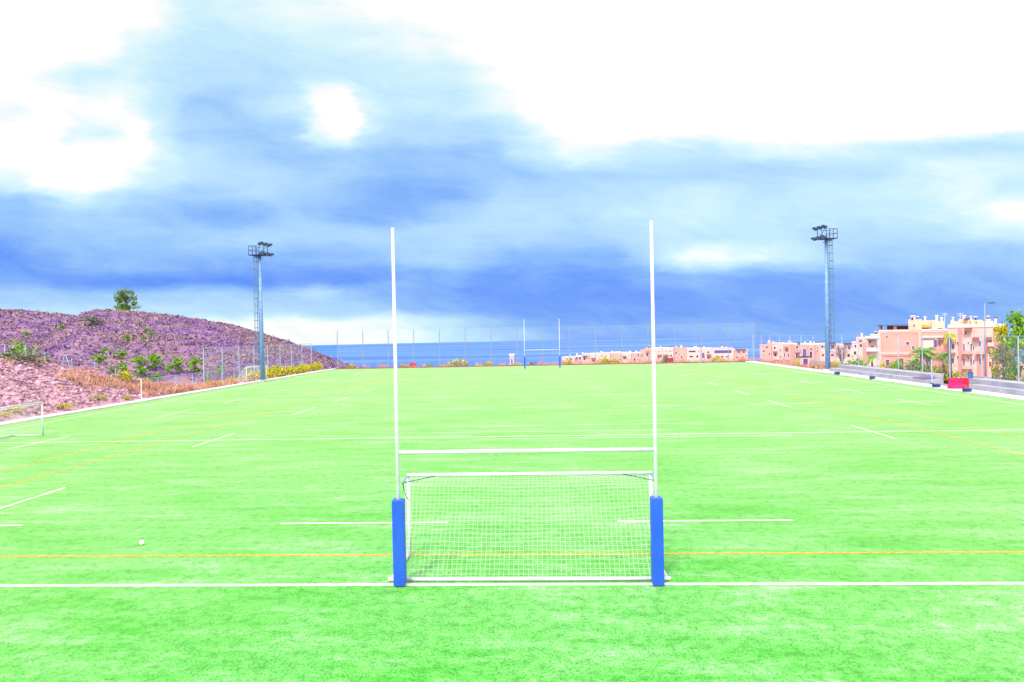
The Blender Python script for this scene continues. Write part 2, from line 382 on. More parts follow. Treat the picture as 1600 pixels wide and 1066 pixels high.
# dry grass: on the bank, at its foot, along the kerb, at the far end and by the right fence
b = MB()
def grass_clump(x, y, z, h, n, spread):
    for _ in range(n):
        a = rnd.random()*6.283; q = rnd.random()*spread; bx_, by_ = x+q*math.cos(a), y+q*math.sin(a)
        lean = Vector((rnd.gauss(0, .35), rnd.gauss(0, .35), 1)).normalized(); w = 0.014+0.02*rnd.random(); hh = h*(0.5+0.7*rnd.random())
        p0 = Vector((bx_, by_, z-0.05)); p1 = p0+lean*hh*0.6; p2 = p0+lean*hh+Vector((rnd.gauss(0, .18)*hh, rnd.gauss(0, .18)*hh, -0.1*hh))
        t = Vector((math.cos(a+1.57), math.sin(a+1.57), 0))*w
        b.quad(p0-t, p0+t, p1+t*0.8, p1-t*0.8); b.tri(p1-t*0.8, p1+t*0.8, p2)
for _ in range(330):     # band that climbs across the bank face
    u = rnd.random(); y = 43+15*u+rnd.gauss(0, 1.0); d = max(0.2, 3.5*(1-u)**0.9+0.7+rnd.gauss(0, 0.7)); x = XL-1.3-d
    grass_clump(x, y, bank_z(x, y), rnd.uniform(0.35, 0.85), 16, 0.35)
for _ in range(260):
    y = rnd.uniform(25, 58); x = XL-1.3-rnd.uniform(7.6, 9.8); grass_clump(x, y, bank_z(x, y), rnd.uniform(0.3, 0.7), 14, 0.4)
for _ in range(330):
    y = rnd.uniform(48, 80); x = XL-1.4-abs(rnd.gauss(0, 1.7)); grass_clump(x, y, max(-0.2, bank_z(x, y) if y < 69 else -0.2), rnd.uniform(0.4, 0.95), 15, 0.4)
for _ in range(650):
    x = rnd.uniform(-34, 38); y = YF+0.6+rnd.random()*4
    if x < 3 and rnd.random() < 0.7: continue
    grass_clump(x, y, -0.25, rnd.uniform(0.5, 1.4), 14, 0.5)
for _ in range(200):
    y = rnd.uniform(72, 104); x = XR+2.5+rnd.random()*4; grass_clump(x, y, -0.2, rnd.uniform(0.5, 1.2), 14, 0.5)
o = b.build('dry_grass', M_dry); o['kind'] = 'stuff'

# ================================================================== GOALS
def rugby_goal(loc, label):
    t = thing('rugby_goal', label, 'rugby goal', loc, 0, 'rugby goals')
    for sx in (-1, 1):
        x = 2.8*sx
        MB().tube((x, 0, 0), (x, 0, 7.84), 0.046, 0.033, 16).build('post', M_white, t, True)
        MB().box(x-0.125, x+0.125, -0.125, 0.125, 0.03, 1.90, 0.02).build('post_pad', M_pad, t)
    MB().tube((-2.75, 0, 2.93), (2.75, 0, 2.93), 0.043, 0.043, 16).build('crossbar', M_white, t, True)
    return t
rg = rugby_goal((0, 0, 0), 'near white rugby goal with tall posts in blue pads around the football goal')
dup(rg, (-0.05, 94.3, 0), 0, 'distant small white rugby goal with blue pads at the far end of the pitch')

def football_goal(loc, rz, label):
    """opening faces local +y; the net falls back towards local -y"""
    t = thing('football_goal', label, 'football goal', loc, rz, 'white football goals')
    w, h, dp = 3.0, 2.0, 1.85
    for sx in (-1, 1):
        MB().tube((sx*w, 0, 0), (sx*w, 0, h+0.04), 0.042, 0.042, 12).build('post', M_white, t, True)
        br = MB().path([(sx*w, -0.03, h-0.02), (sx*(w+0.03), -0.30, h-0.02), (sx*(w+0.05), -0.46, h-0.10)], 0.022, 8).build('net_bracket', M_galv, t, True)
        MB().path([(sx*(w+0.05), -0.46, h-0.10), (sx*(w+0.03), -0.30, h-0.42), (sx*w, -0.03, h-0.62)], 0.013, 6)\
            .tube((sx*(w+0.05), -0.46, h-0.10), (sx*(w-0.68), -0.03, h-0.02), 0.010, 0.010, 6).build('brace', M_darkmetal, br, True)
        MB().tube((sx*w, -0.04, 0.05), (sx*(w+0.06), -dp, 0.05), 0.036, 0.036, 10).build('side_bar', M_white, t, True)
    MB().tube((-w-0.03, 0, h), (w+0.03, 0, h), 0.045, 0.045, 12).build('crossbar', M_white, t, True)
    MB().tube((-w-0.12, -dp, 0.055), (w+0.12, -dp, 0.055), 0.042, 0.042, 12).build('ground_bar', M_white, t, True)
    n = MB(); rc = 0.0024
    def back(u, v):   # v: 0 crossbar, .16 bracket line, 1 ground bar
        x = -w+2*w*u
        if v < 0.16: q = v/0.16; y = -0.44*q; z = h-0.05-0.10*q-0.06*math.sin(u*math.pi)*q
        else:
            q = (v-0.16)/0.84; y = -0.44-(dp-0.44)*(q**1.5); z = (h-0.15-0.06*math.sin(u*math.pi)*(1-q))*(1-q)+0.05
        x += 0.02*noise.noise(Vector((u*9, v*7, 4))); y += 0.10*noise.noise(Vector((u*5, v*4, 1)))*math.sin(min(1, v)*math.pi) - 0.14*math.sin(v*math.pi)*math.sin(u*math.pi)*0.6
        z += 0.03*noise.noise(Vector((u*8, v*6, 2)))*math.sin(v*math.pi)
        return (x, y, z)
    nu, nv = 56, 27
    for i in range(nu+1): n.path([back(i/nu, j/24) for j in range(25)], rc, 3, False)
    for j in range(1, nv+1): n.path([back(i/40, j/nv) for i in range(41)], rc, 3, False)
    for sx in (0, 1):                      # net on the two sides
        for j in range(1, 19):
            z = j*0.105; q = [back(sx, v/60) for v in range(61)]
            e = min(q[8:], key=lambda p: abs(p[2]-z)); n.path([(q[0][0], 0, z), e], rc, 3, False)
        for j in range(1, 17):
            y = -j*0.11; q = [back(sx, v/60) for v in range(61)]; e = min(q, key=lambda p: abs(p[1]-y)); n.path([(e[0], e[1], 0.06), e], rc, 3, False)
    n.build('net', M_net, t)
    return t
fg = football_goal((0.0, 2.1, 0), 0, 'white netted football goal standing between the near rugby posts')
dup(fg, (-29.4, 21.3, 0), R(-90), 'white football goal cut by the photo edge, below the stony bank')
dup(fg, (-36.6, 71.2, 0.10), R(-90), 'small distant white football goal beside the foot of a light tower')

# ball
bm = bmesh.new(); bmesh.ops.create_icosphere(bm, subdivisions=3, radius=0.065); b = MB(); b.add_bm(bm)
def ball_mat():
    m = bpy.data.materials.new('ball_skin'); m.use_nodes = True; nt = m.node_tree
    v = nt.nodes.new('ShaderNodeTexVoronoi'); v.inputs['Scale'].default_value = 9; cr = nt.nodes.new('ShaderNodeValToRGB')
    tc = nt.nodes.new('ShaderNodeTexCoord'); nt.links.new(tc.outputs['Object'], v.inputs['Vector'])
    cr.color_ramp.interpolation = 'CONSTANT'; cr.color_ramp.elements[0].color = (.12, .12, .2, 1); cr.color_ramp.elements[1].position = 0.22; cr.color_ramp.elements[1].color = (.8, .8, .8, 1)
    nt.links.new(v.outputs['Distance'], cr.inputs['Fac']); nt.links.new(cr.outputs[0], nt.nodes['Principled BSDF'].inputs['Base Color']); return m
o = b.build('ball', ball_mat(), None, True); o.location = (-10.45, 3.0, 0.07); tag(o, 'small white ball lying on the grass near the orange line', 'ball')

# ================================================================== LIGHT TOWERS
def light_tower(loc, rz, label, H):
    """floodlights face local +x, the ladder is on the local -x side"""
    t = thing('light_tower', label, 'light tower', loc, rz, 'light towers')
    zt = H-1.6
    MB().tube((0, 0, 0.25), (0, 0, zt), 0.31, 0.15, 14).build('pole', M_galv, t, True)
    MB().box(-0.45, 0.45, -0.45, 0.45, -0.3, 0.25, 0.03).build('footing', M_conc, t)
    l = MB()
    for s in (-1, 1): l.tube((-0.50, 0.19*s, 2.2), (-0.36, 0.19*s, zt), 0.035, 0.035, 6)
    k = 2.4
    while k < zt: l.tube((-0.50+0.14*(k-2.2)/(zt-2.2), -0.19, k), (-0.50+0.14*(k-2.2)/(zt-2.2), 0.19, k), 0.016, 0.016, 5); k += 0.33
    k = 2.6
    while k < zt: l.tube((-0.42, 0, k), (-0.1, 0, k), 0.03, 0.03, 5); k += 1.95
    la = l.build('ladder', M_ladder, t)
    c = MB(); k = 3.2
    while k < zt-0.2:
        c.path([(-0.48+0.12*k/zt-0.32*math.sin(a)*1.8, -0.32*math.cos(a), k) for a in [math.pi*i/8 for i in range(9)]], 0.034, 5); k += 0.95
    for a in (0.5, 1.05, 1.57, 2.1, 2.64): c.tube((-0.46-0.32*math.sin(a)*1.8, -0.32*math.cos(a), 3.2), (-0.36-0.32*math.sin(a)*1.8, -0.32*math.cos(a), zt), 0.015, 0.015, 4)
    c.build('safety_cage', M_ladder, la)
    p = MB().box(-1.1, 0.6, -0.85, 0.85, zt, zt+0.09).box(0.65, 1.0, -1.25, 1.25, zt+0.02, zt+0.15); p.tube((-0.2, -0.9, zt-0.25), (-0.2, 0.9, zt-0.25), 0.05)
    p.build('platform', M_darkmetal, t)
    g = MB()
    for x, y in ((-1.06, -0.81), (-1.06, 0.81), (0.0, -0.81), (0.0, 0.81), (-1.06, 0)): g.tube((x, y, zt+0.09), (x, y, zt+1.25), 0.035, 0.035, 6)
    for z in (zt+0.65, zt+1.22):
        g.tube((-1.06, -0.81, z), (0.3, -0.81, z), 0.028, 0.028, 5); g.tube((-1.06, 0.81, z), (0.3, 0.81, z), 0.028, 0.028, 5); g.tube((-1.06, -0.81, z), (-1.06, 0.81, z), 0.028, 0.028, 5)
    g.build('railing', M_darkmetal, t)
    f = MB()
    for y in (-0.9, 0.9): f.tube((0.45, y, zt), (0.6, y, zt+1.45), 0.045, 0.045, 6)
    f.tube((0.62, -1.2, zt+1.38), (0.62, 1.2, zt+1.38), 0.045, 0.045, 6); f.tube((0.4, -0.9, zt+0.1), (0.62, 0.9, zt+1.35), 0.03, 0.03, 5)
    f.build('lamp_frame', M_darkmetal, t)
    d = Vector((0.47, 0, -0.883)); n = Vector((0.883, 0, 0.47)); ya = Vector((0, 1, 0))
    for z, ylist, xx in ((zt+1.42, (-0.95, 0, 0.95), 0.85), (zt+0.16, (-0.95, 0, 0.95), 1.05)):
        for y in ylist:
            h = MB(); c = Vector((xx, y, z)); h.obox(c, n, ya, d, 0.28, 0.27, 0.09); h.tube(c-n*0.2-d*0.1, c-n*0.3-d*0.28, 0.12, 0.07, 8)
            h.tube((0.6, y, z-0.06), tuple(c-d*0.1), 0.04, 0.04, 5)
            fl = h.build('floodlight', M_darkmetal, t)
            e = MB(); e.obox(c+d*0.095, n, ya, d, 0.24, 0.23, 0.008); e.build('lens', M_lens, fl)
    return t
lt = light_tower((-36.1, 71.8, 0.0), R(-12), 'grey floodlight tower with caged ladder rising in front of the purple hill', 17.9)
dup(lt, (36.45, 74.2, 0), R(192), 'grey floodlight tower with caged ladder by the concrete terraces and pink houses', (1, 1, 1.03))

# ================================================================== FENCES
def fence(name, label, pts, height, pr, m_post, m_net, base=0.0, bar=True, net_lo=0.1, cat='fence', group=None, hb=0.025):
    t = thing(name, label, cat, (pts[0][0], pts[0][1], base), 0, group)
    ox, oy = pts[0][0], pts[0][1]
    q = [(x-ox, y-oy) for x, y in pts]
    for x, y in q: MB().tube((x, y, -0.4), (x, y, height), pr, pr*0.8, 6).build('post', m_post, t)
    n = MB()
    for (a, c), (d, e) in zip(q, q[1:]): n.quad((a, c, net_lo), (d, e, net_lo), (d, e, height-0.03), (a, c, height-0.03))
    n.build('net', m_net, t)
    if bar:
        r = MB()
        for (a, c), (d, e) in zip(q, q[1:]): r.tube((a, c, height-0.02), (d, e, height-0.02), hb, hb, 5)
        r.build('top_rail', m_post, t)
    return t
M_postdark = mat('slate_post', (0.20, 0.25, 0.36), (0.26, 0.32, 0.42), 2, 0.6)
fence('net_fence', 'tall net fence on thin posts along the far end of the pitch before the sea', [(-37.5+4.7*i, 108.5) for i in range(17)], 6.9, 0.08, M_postdark, M_netfar, -0.1, False, 0.2, group='ball stop fences', hb=0.012)
fence('net_fence', 'tall net fence along the purple hill behind the light tower', [(-41.6, 67.4+4.86*i) for i in range(9)], 4.7, 0.07, M_rail, M_netside, -0.1, True, 0.1, group='ball stop fences', hb=0.02)
fence('net_fence', 'tall net fence on pale posts between the concrete terraces and the pink houses', [(40.0, 34.6+4.86*i) for i in range(18)], 4.5, 0.065, M_rail, M_netfar, 0.0, True, 0.8, group='ball stop fences', hb=0.02)
fence('low_fence', 'low wire fence with a pale top rail on the left edge of the dry grass', [(-42.2, 54.7+3.7*i) for i in range(14)], 1.65, 0.06, M_rail, M_netside, -0.1, True, 0.05, hb=0.03)
# wire fence on the crest of the bank
t = thing('wire_fence', 'thin posts with wires on the crest of the stony bank', 'fence', (-47.4, 30, 0))
prev = None
for px, y0, hgt in ((8, 0, 1.5), (40, 0, 1.5), (70, 0, 1.5), (112, 0, 1.4), (148, 0, 1.5), (180, 0, 1.6)):
    p = atX(px, 560, -47.0); z = bank_z(p.x, p.y); q = Vector((p.x+47.4, p.y-30, z))
    MB().tube(q-Vector((0, 0, .3)), q+Vector((0, 0, hgt)), 0.05, 0.05, 6).build('post', M_rail, t)
    if prev is not None:
        wv = MB()
        for k in (0.5, 0.95, 1.4): wv.tube(prev+Vector((0, 0, k)), q+Vector((0, 0, k)), 0.008, 0.008, 4)
        wv.build('wire', M_rail, t)
    prev = q
t = thing('post_frame', 'A-shaped frame of pale poles standing on the bank crest', 'post frame', tuple(atX(102, 560, -47.3)))
p = t.location; t.location.z = bank_z(p.x, p.y)
for s in (-1, 1): MB().tube((0.72*s, 0, -0.3), (0.03*s, 0, 1.75), 0.05, 0.05, 7).build('leg', M_rail, t)
MB().tube((-0.3, 0, 1.0), (0.3, 0, 1.0), 0.03, 0.03, 6).build('cross_bar', M_rail, t)
p = gnd(260, 625, 0.1); t = thing('white_post', 'slim white post with a short arm beside the kerb and dry grass', 'post', (XL-0.5, p.y, 0.1))
MB().tube((0, 0, 0), (0, 0, 1.95), 0.05, 0.05, 8).build('pole', M_white, t); MB().tube((0, 0, 1.93), (-0.35, 0.1, 1.95), 0.04, 0.04, 8).build('arm', M_white, t)

# ================================================================== TERRACES AND THINGS ON THE RIGHT
def terrace(label, y0, y1, steps, loc_x, skew, ext):
    t = thing('concrete_terrace', label, 'terrace', (loc_x, y0, 0.0), 0, 'concrete seating terraces'); L_ = y1-y0
    for k in range(steps):
        MB().box(0.95*k, 0.95*(k+1) if k < steps-1 else 0.95*k+1.6, skew*k, L_+ext*k, -0.4, 0.38*(k+1)+0.09, 0.015).build('step', M_step, t)
    for k in range(steps):
        MB().box(0.95*k-0.004, 0.95*k+0.10, skew*k+0.05, L_+ext*k-0.05, 0.38*(k+1)+0.094, 0.38*(k+1)+0.10).build('step_edge', M_conc, t)
    return t
terrace('long low terrace of pale concrete steps right of the light tower', 51.0, 73.0, 2, XR+1.85, 2.0, 0.0)
terrace('stepped concrete terrace running out of frame beyond the red barriers', 17.0, 44.8, 2, XR+1.85, 0.0, 1.6)

def barrier(loc, rz, label, m):
    t = thing('plastic_barrier', label, 'barrier', loc, rz, 'red plastic barriers'); t.scale = (.9, .9, .95)
    pr = [(-0.28, 0), (0.28, 0), (0.28, 0.12), (0.15, 0.35), (0.11, 0.95), (-0.11, 0.95), (-0.15, 0.35), (-0.28, 0.12)]
    bm = bmesh.new(); vs = [[bm.verts.new((x, y, z)) for y, z in pr] for x in (-0.6, 0.6)]
    for i in range(8): bm.faces.new((vs[0][i], vs[0][(i+1) % 8], vs[1][(i+1) % 8], vs[1][i]))
    bm.faces.new(vs[0][::-1]); bm.faces.new(vs[1]); bmesh.ops.recalc_face_normals(bm, faces=bm.faces[:])
    bmesh.ops.bevel(bm, geom=bm.edges[:], offset=0.02, segments=2, affect='EDGES'); b = MB(); b.add_bm(bm); b.build('body', m, t)
    for x in (-0.35, 0.35): MB().box(x-0.12, x+0.12, -0.15, 0.15, 0.55, 0.75).build('grip', M_mag if m is M_red else M_red, t)
    MB().tube((0.4, 0, 0.95), (0.4, 0, 1.0), 0.06, 0.06, 8).build('cap', M_white, t)
    return t
barrier((35.45, 45.4, 0.09), R(8), 'magenta plastic barrier at the pitch end of the cluster beside the terrace', M_mag)
barrier((36.7, 47.0, -0.02), R(-18), 'middle red plastic barrier of the cluster between the two terraces', M_red)
barrier((37.8, 48.2, -0.12), R(4), 'red plastic barrier nearest the blue bin behind the terrace', M_red)
p = at(645, 575, 105.2); barrier((p.x, 105.2, -0.1), R(5), 'small red barrier at the far end, left of the distant rugby goal', M_red)
p = at(1047, 569, 105.2); barrier((p.x, 105.2, -0.1), R(-3), 'small red barrier at the far end before the pale pink houses', M_red)

def small_box(px, py, label, w=0.5, d=0.45, h=0.27):
    p = gnd(px, py, 0.09); t = thing('ballast_box', label, 'box', (p.x, p.y, 0.09), R(rnd.uniform(-20, 20)), 'dark boxes on the walkway')
    MB().box(-w/2, w/2, -d/2, d/2, 0, h, 0.04).build('body', M_darkmetal, t); MB().path([(-.15, 0, h-0.01), (-.1, 0, h+.07), (.1, 0, h+.07), (.15, 0, h-0.01)], 0.018, 6).build('handle', M_galv, t)
small_box(1308, 585, 'small dark box on the walkway just right of the light tower')
small_box(1363, 592, 'small dark box on the walkway in front of the long terrace')
small_box(1463, 605, 'dark blue box on the walkway at the corner of the long terrace')
small_box(1511, 612, 'small dark box on the walkway in front of the red barriers')
# folded dark sheet leaning at the terrace end, post at the corner
t = thing('tarpaulin', 'crumpled dark violet tarpaulin on the end of the long terrace', 'tarpaulin', (XR+2.2, 52.0, 0.47))
b = MB(); nn = 12
b.v = [(i/nn*1.6-0.4, j/nn*2.6-0.8, 0.02+0.30*max(0, 1-abs(i/nn-0.5)*2)*max(0, 1-abs(j/nn-0.4)*1.8)+0.10*abs(noise.noise(Vector((i*.5, j*.45, 3))))) for j in range(nn+1) for i in range(nn+1)]
b.f = [(j*(nn+1)+i, j*(nn+1)+i+1, (j+1)*(nn+1)+i+1, (j+1)*(nn+1)+i) for j in range(nn) for i in range(nn)]
b.build('sheet', mat('violet_sheet', (0.12, 0.07, 0.22), (0.18, 0.11, 0.28), 3, 0.7), t)
t = thing('corner_post', 'pale blue post standing at the corner of the long terrace', 'post', (36.0, 49.9, 0.09))
MB().tube((0, 0, 0), (0, 0, 2.3), 0.06, 0.06, 8).build('pole', M_rail, t); MB().box(-0.12, 0.12, -0.12, 0.12, 0.08, 0.14).build('base_plate', M_darkmetal, t)
t = thing('waste_bin', 'narrow dark blue bin on a post behind the red barriers', 'bin', (38.9, 49.0, -0.1))
MB().tube((0, 0, 0), (0, 0, 1.5), 0.04, 0.04, 8).build('pole', M_darkmetal, t)
MB().tube((0, -0.05, 0.30), (0, -0.05, 1.28), 0.17, 0.21, 12).build('body', M_bluebox, t); MB().tube((0, -0.05, 1.283), (0, -0.05, 1.36), 0.22, 0.12, 12).build('lid', M_darkmetal, t)
def street_lamp(px, X, label, H):
    p = atX(px, 590, X); t = thing('street_lamp', label, 'street lamp', (p.x, p.y, -0.5))
    MB().tube((0, 0, 0), (0, 0, 1.1), 0.11, 0.09, 10).tube((0, 0, 1.1), (0, 0, H), 0.075, 0.05, 10).build('pole', M_postdark, t, True)
    a = MB().path([(0, 0, H-0.02), (0.15, 0.05, H+0.1), (0.6, 0.2, H+0.16)], 0.035, 6).build('arm', M_postdark, t)
    hd = MB().box(0.4, 1.05, 0.06, 0.34, H+0.09, H+0.24, 0.05).build('lamp_head', M_lens, t)
street_lamp(1540, 42.0, 'tall thin street lamp in front of the pink apartment block', 7.9)
street_lamp(1551, 45.5, 'shorter dark street lamp just right of the tall one', 2.6)
t = thing('railing', 'dark metal railing below the trees at the right edge', 'railing', (41.3, 34, 0))
for k in range(5): MB().tube((0, k*2.6, -0.3), (0, k*2.6, 1.5), 0.05, 0.05, 6).build('post', M_darkmetal, t)
b = MB()
for k in range(70): b.tube((0, k*0.15, 0.35), (0, k*0.15, 1.4), 0.012, 0.012, 4)
b.tube((0, 0, 1.4), (0, 10.4, 1.4), 0.025, 0.025, 6); b.tube((0, 0, 0.35), (0, 10.4, 0.35), 0.02, 0.02, 6); b.build('bars', M_darkmetal, t)
p = atX(1257, 573, 38.6); t = thing('utility_kiosk', 'small pink plastered kiosk with a dark lid by the far walkway', 'kiosk', (p.x, p.y, -0.1))
MB().box(-0.55, 0.55, -0.4, 0.4, 0, 1.35, 0.02).build('body', M_pink2, t); MB().box(-0.65, 0.65, -0.5, 0.5, 1.353, 1.5, 0.02).build('lid', M_roofd, t); MB().box(-0.32, 0.32, -0.43, -0.403, 0.25, 1.15).build('door', M_shut, t)
p = at(1182, 567, 107); t = thing('boat_cover', 'low blue covered heap in the gap between the two rows of houses', 'covered heap', (p.x, 106.6, -0.2))
b = MB(); prof = [(-1.5, 0), (-1.4, .35), (-0.7, .62), (0.3, .7), (1.2, .5), (1.5, 0)]
for (x0, z0), (x1, z1) in zip(prof, prof[1:]): b.quad((x0, -0.7, z0*0.6), (x1, -0.7, z1*0.6), (x1, 0, z1), (x0, 0, z0)); b.quad((x0, 0, z0), (x1, 0, z1), (x1, 0.7, z1*0.6), (x0, 0.7, z0*0.6)); b.quad((x0, -0.8, -0.1), (x1, -0.8, -0.1), (x1, -0.7, z1*0.6), (x0, -0.7, z0*0.6))
b.build('cover', M_bluebox, t); b = MB(); b.box(-1.55, -1.35, -0.75, 0.75, -0.1, 0.5, 0.02); b.build('end_board', M_trimw, t)
p = at(800, 570, 250); t = thing('stone_tower', 'slender pale pink tower standing before the sea', 'tower', (p.x, 250, -13.0))
MB().box(-0.75, 0.75, -0.75, 0.75, 0, 10.2, 0.05).build('shaft', M_pink2, t); MB().box(-1.0, 1.0, -1.0, 1.0, 10.203, 11.0, 0.05).build('top', M_trimw, t)
MB().box(-0.3, 0.3, -0.78, -0.753, 6.5, 9.0).build('window', M_shut, t)

# ================================================================== HOUSES
def house(name, label, px0, px1, ytop, row, zb, depth, mw, feats, group=None, back=0.0):
    """front wall on the line of its row (row = a point on the line and the angle it is turned by); feats are (kind, px0, px1, y0, y1[, material[, set back]])"""
    P0, phi = row; lxv = Vector((math.cos(phi), -math.sin(phi), 0)); nrm = Vector((math.sin(phi), math.cos(phi), 0))
    def hit(px, py, off=0.0):
        d = ray(px, py); k = ((P0+nrm*(off+back)-CAM).dot(nrm))/d.dot(nrm); return CAM+d*k
    a, c = hit(px0, ytop), hit(px1, ytop); mid_p = (a+c)/2; w2 = abs((c-a).dot(lxv))/2-0.02; zt = mid_p.z
    t = thing(name, label, 'house', (mid_p.x, mid_p.y, zb), -phi, group); H = zt-zb
    b = MB(); b.box(-w2, w2, 0, depth, 0, H-0.3); b.build('wall', mw, t)
    b = MB(); b.box(-w2-0.05, w2+0.05, -0.06, depth+0.05, H-0.297, H-0.05); b.box(-w2, w2, -0.0, 0.2, H-0.047, H+0.12); b.build('parapet', M_trimw if rnd.random() < .55 else mw, t)
    def lp(px, py, off=0.0):
        p = hit(px, py, off); return (p-mid_p).dot(lxv), p.z-zb
    for f in feats:
        k, x0, x1, y0, y1 = f[:5]; m = f[5] if len(f) > 5 else None
        off = f[6] if len(f) > 6 else 0.0
        (xa, za), (xb, zb_) = lp(x0, y0, off), lp(x1, y1, off); z0, z1 = min(za, zb_), max(za, zb_)
        if k == 'win':
            fr = MB(); e = 0.07
            for q in ((xa-e, xb+e, z1, z1+e), (xa-e, xb+e, z0-e, z0), (xa-e, xa, z0, z1), (xb, xb+e, z0, z1)): fr.box(q[0], q[1], off-0.07, off+0.01, q[2], q[3])
            wn = MB().box(xa, xb, off-0.03, off-0.004, z0, z1).build('window', m or M_win, t); fr.build('frame', M_trimw, wn)
        elif k == 'arch':
            wv = MB(); n = 10; r = (xb-xa)/2; cx = (xa+xb)/2; zz = z1-r; pts = [(xa, z0), (xb, z0)]+[(cx+r*math.cos(math.pi*i/n), zz+r*math.sin(math.pi*i/n)) for i in range(n+1)]
            i0 = len(wv.v); wv.v += [(x, off-0.03, z) for x, z in pts]+[(x, off-0.004, z) for x, z in pts]; L_ = len(pts)
            wv.f.append(tuple(range(L_))); wv.f += [(i, (i+1) % L_, L_+(i+1) % L_, L_+i) for i in range(L_)]
            wn = wv.build('window', m or M_win, t)
            fr = MB(); fr.path([(xa-.04, off-0.03, z0)]+[(cx+(r+.04)*math.cos(math.pi*(1-i/n)), off-0.03, zz+(r+.04)*math.sin(math.pi*(1-i/n))) for i in range(n+1)]+[(xb+.04, off-0.03, z0)], 0.06, 4); fr.build('frame', M_trimw, wn)
        elif k == 'awn':    # tiled canopy on brackets
            v = MB(); zt_ = z1; zl = z0-0.02; d = 0.9
            v.quad((xa, off, zt_), (xa, off-d, zl), (xb, off-d, zl), (xb, off, zt_)); v.quad((xa, off, zt_-.12), (xb, off, zt_-.12), (xb, off-d, zl-.12), (xa, off-d, zl-.12))
            v.quad((xa, off-d, zl), (xa, off-d, zl-.12), (xb, off-d, zl-.12), (xb, off-d, zl)); v.tri((xa, off, zt_), (xa, off, zt_-.12), (xa, off-d, zl)); v.quad((xb, off, zt_), (xb, off-d, zl), (xb, off-d, zl-.12), (xb, off, zt_-.12))
            v.build('canopy', m or M_tile, t)
        elif k == 'chim':
            ch = MB().box(xa, xb, 0.8+off, 0.8+off+(xb-xa), H-0.4 if off == 0 else z0-0.3, z1, 0.02).build('chimney', m or M_trimw, t)
            MB().box(xa-.08, xb+.08, 0.72+off, 0.88+off+(xb-xa), z1+0.003, z1+0.14).build('cap', M_trimw if m else M_tile, ch)
        elif k == 'vol':    # a further storey or wing, its front pushed back or forward by off
            MB().box(xa, xb, off, off+4.5, z0, z1).build('upper_wall' if off >= 0 else 'bay', m or mw, t)
        elif k == 'pil': MB().box(xa, xb, off-0.22, off+0.02, z0, z1).build('pilaster', m or M_rose, t)
        elif k == 'slab': MB().box(xa, xb, off-0.7, off+4.7, z0, z1).build('roof_slab', m or M_roofd, t)
        elif k == 'band': MB().box(xa, xb, off-0.12, off+0.01, z0, z1).build('band', m or M_trimw, t)
        elif k == 'balc':
            bl = MB().box(xa, xb, off-1.2, off+0.01, z0, z0+0.18).build('balcony', m or M_trimw, t)
            MB().box(xa, xb, off-1.2, off-1.08, z0+0.183, z1).build('balustrade', m or M_trimw, bl)
        elif k == 'perg':
            pg = MB().box(xa, xb, off-1.6, off+0.01, z1-0.14, z1).build('pergola', m or M_roofd, t)
            q = MB()
            for x in (xa+.1, xb-.1): q.box(x-.07, x+.07, off-1.5, off-1.36, z0, z1-.143)
            q.build('columns', M_trimw, pg)
        elif k == 'ant':
            q = MB().tube((xa, 1.5, z0), (xa, 1.5, z1), 0.035, 0.025, 5)
            for dz in (0.1, 0.3): q.tube((xa-.35, 1.5, z1-dz), (xa+.35, 1.5, z1-dz), 0.02, 0.02, 4)
            q.build('aerial', M_trimw, t)
    return t
ROW_FAR = (at(1023, 540, 262), math.atan2(ray(1023, 540).x, ray(1023, 540).y)); ROW_NEAR = (at(1262, 540, 165), math.atan2(ray(1262, 540).x, ray(1262, 540).y)); ROW_MID = (at(1353, 540, 126), math.atan2(ray(1353, 540).x, ray(1353, 540).y))
BLOCK_L = (at(1428, 540, 90), math.atan2(ray(1428, 540).x, ray(1428, 540).y)); BLOCK_R = (at(1526, 540, 78), math.atan2(ray(1526, 540).x, ray(1526, 540).y))
G1 = 'far row of houses behind the pitch end'
def extra(a, b_, top, feats, bot, wd, ht):
    out = list(feats)
    for _ in range(14):      # the smaller openings of the upper and lower floor
        if len(out) > len(feats)+3: break
        x = rnd.uniform(a+1, b_-1-wd); y = rnd.choice((top+4.5, top+9.5, top+14)) + rnd.uniform(-.5, .5)
        if y+ht > bot or any(x < max(f[1], f[2])+1.2 and x+wd > min(f[1], f[2])-1.2 and y < max(f[3], f[4])+1.5 and y+ht > min(f[3], f[4])-1.5 for f in out): continue
        out.append(('win', x, x+wd, y, y+ht, rnd.choice((M_win, M_shut, M_blind))))
    return out
def far(label, a, b_, top, feats, mw=None, dy=0.0):
    feats = extra(a, b_, top, feats, 566, 1.5, 2.0)
    return house('terraced_house', label, a, b_, top, ROW_FAR, -13.0, 10, mw or (M_pink2 if rnd.random() < .6 else M_pink), feats, G1, dy)
far('low pale house at the sea end of the far row of pink houses', 878, 898, 558, [('win', 884, 887, 560, 563), ('win', 890, 894, 560, 563), ('chim', 889, 891, 553, 558)])
far('low house with a row of dark blue windows next to the sea-end house', 898, 909, 556.5, [('win', 900, 903, 558, 562, M_winblue), ('win', 904.5, 908, 558, 562, M_winblue), ('chim', 900, 902, 552, 557)], dy=2)
far('house with a slim pergola on columns in the far pink row', 909, 921, 553, [('perg', 910, 920, 556, 562), ('chim', 909.5, 911, 550, 553), ('win', 912, 914.5, 558, 563)])
far('plain pink house with one slanting brown canopy right of the pergola house', 921, 937, 552.5, [('awn', 924, 931, 559, 561.5), ('win', 926, 929, 562.5, 566), ('chim', 930, 931.5, 549.5, 553)], dy=1)
far('blank walled house with a single roof chimney in the far row', 937, 953, 551.5, [('chim', 938, 941, 548.5, 552), ('win', 949, 951, 561, 564)])
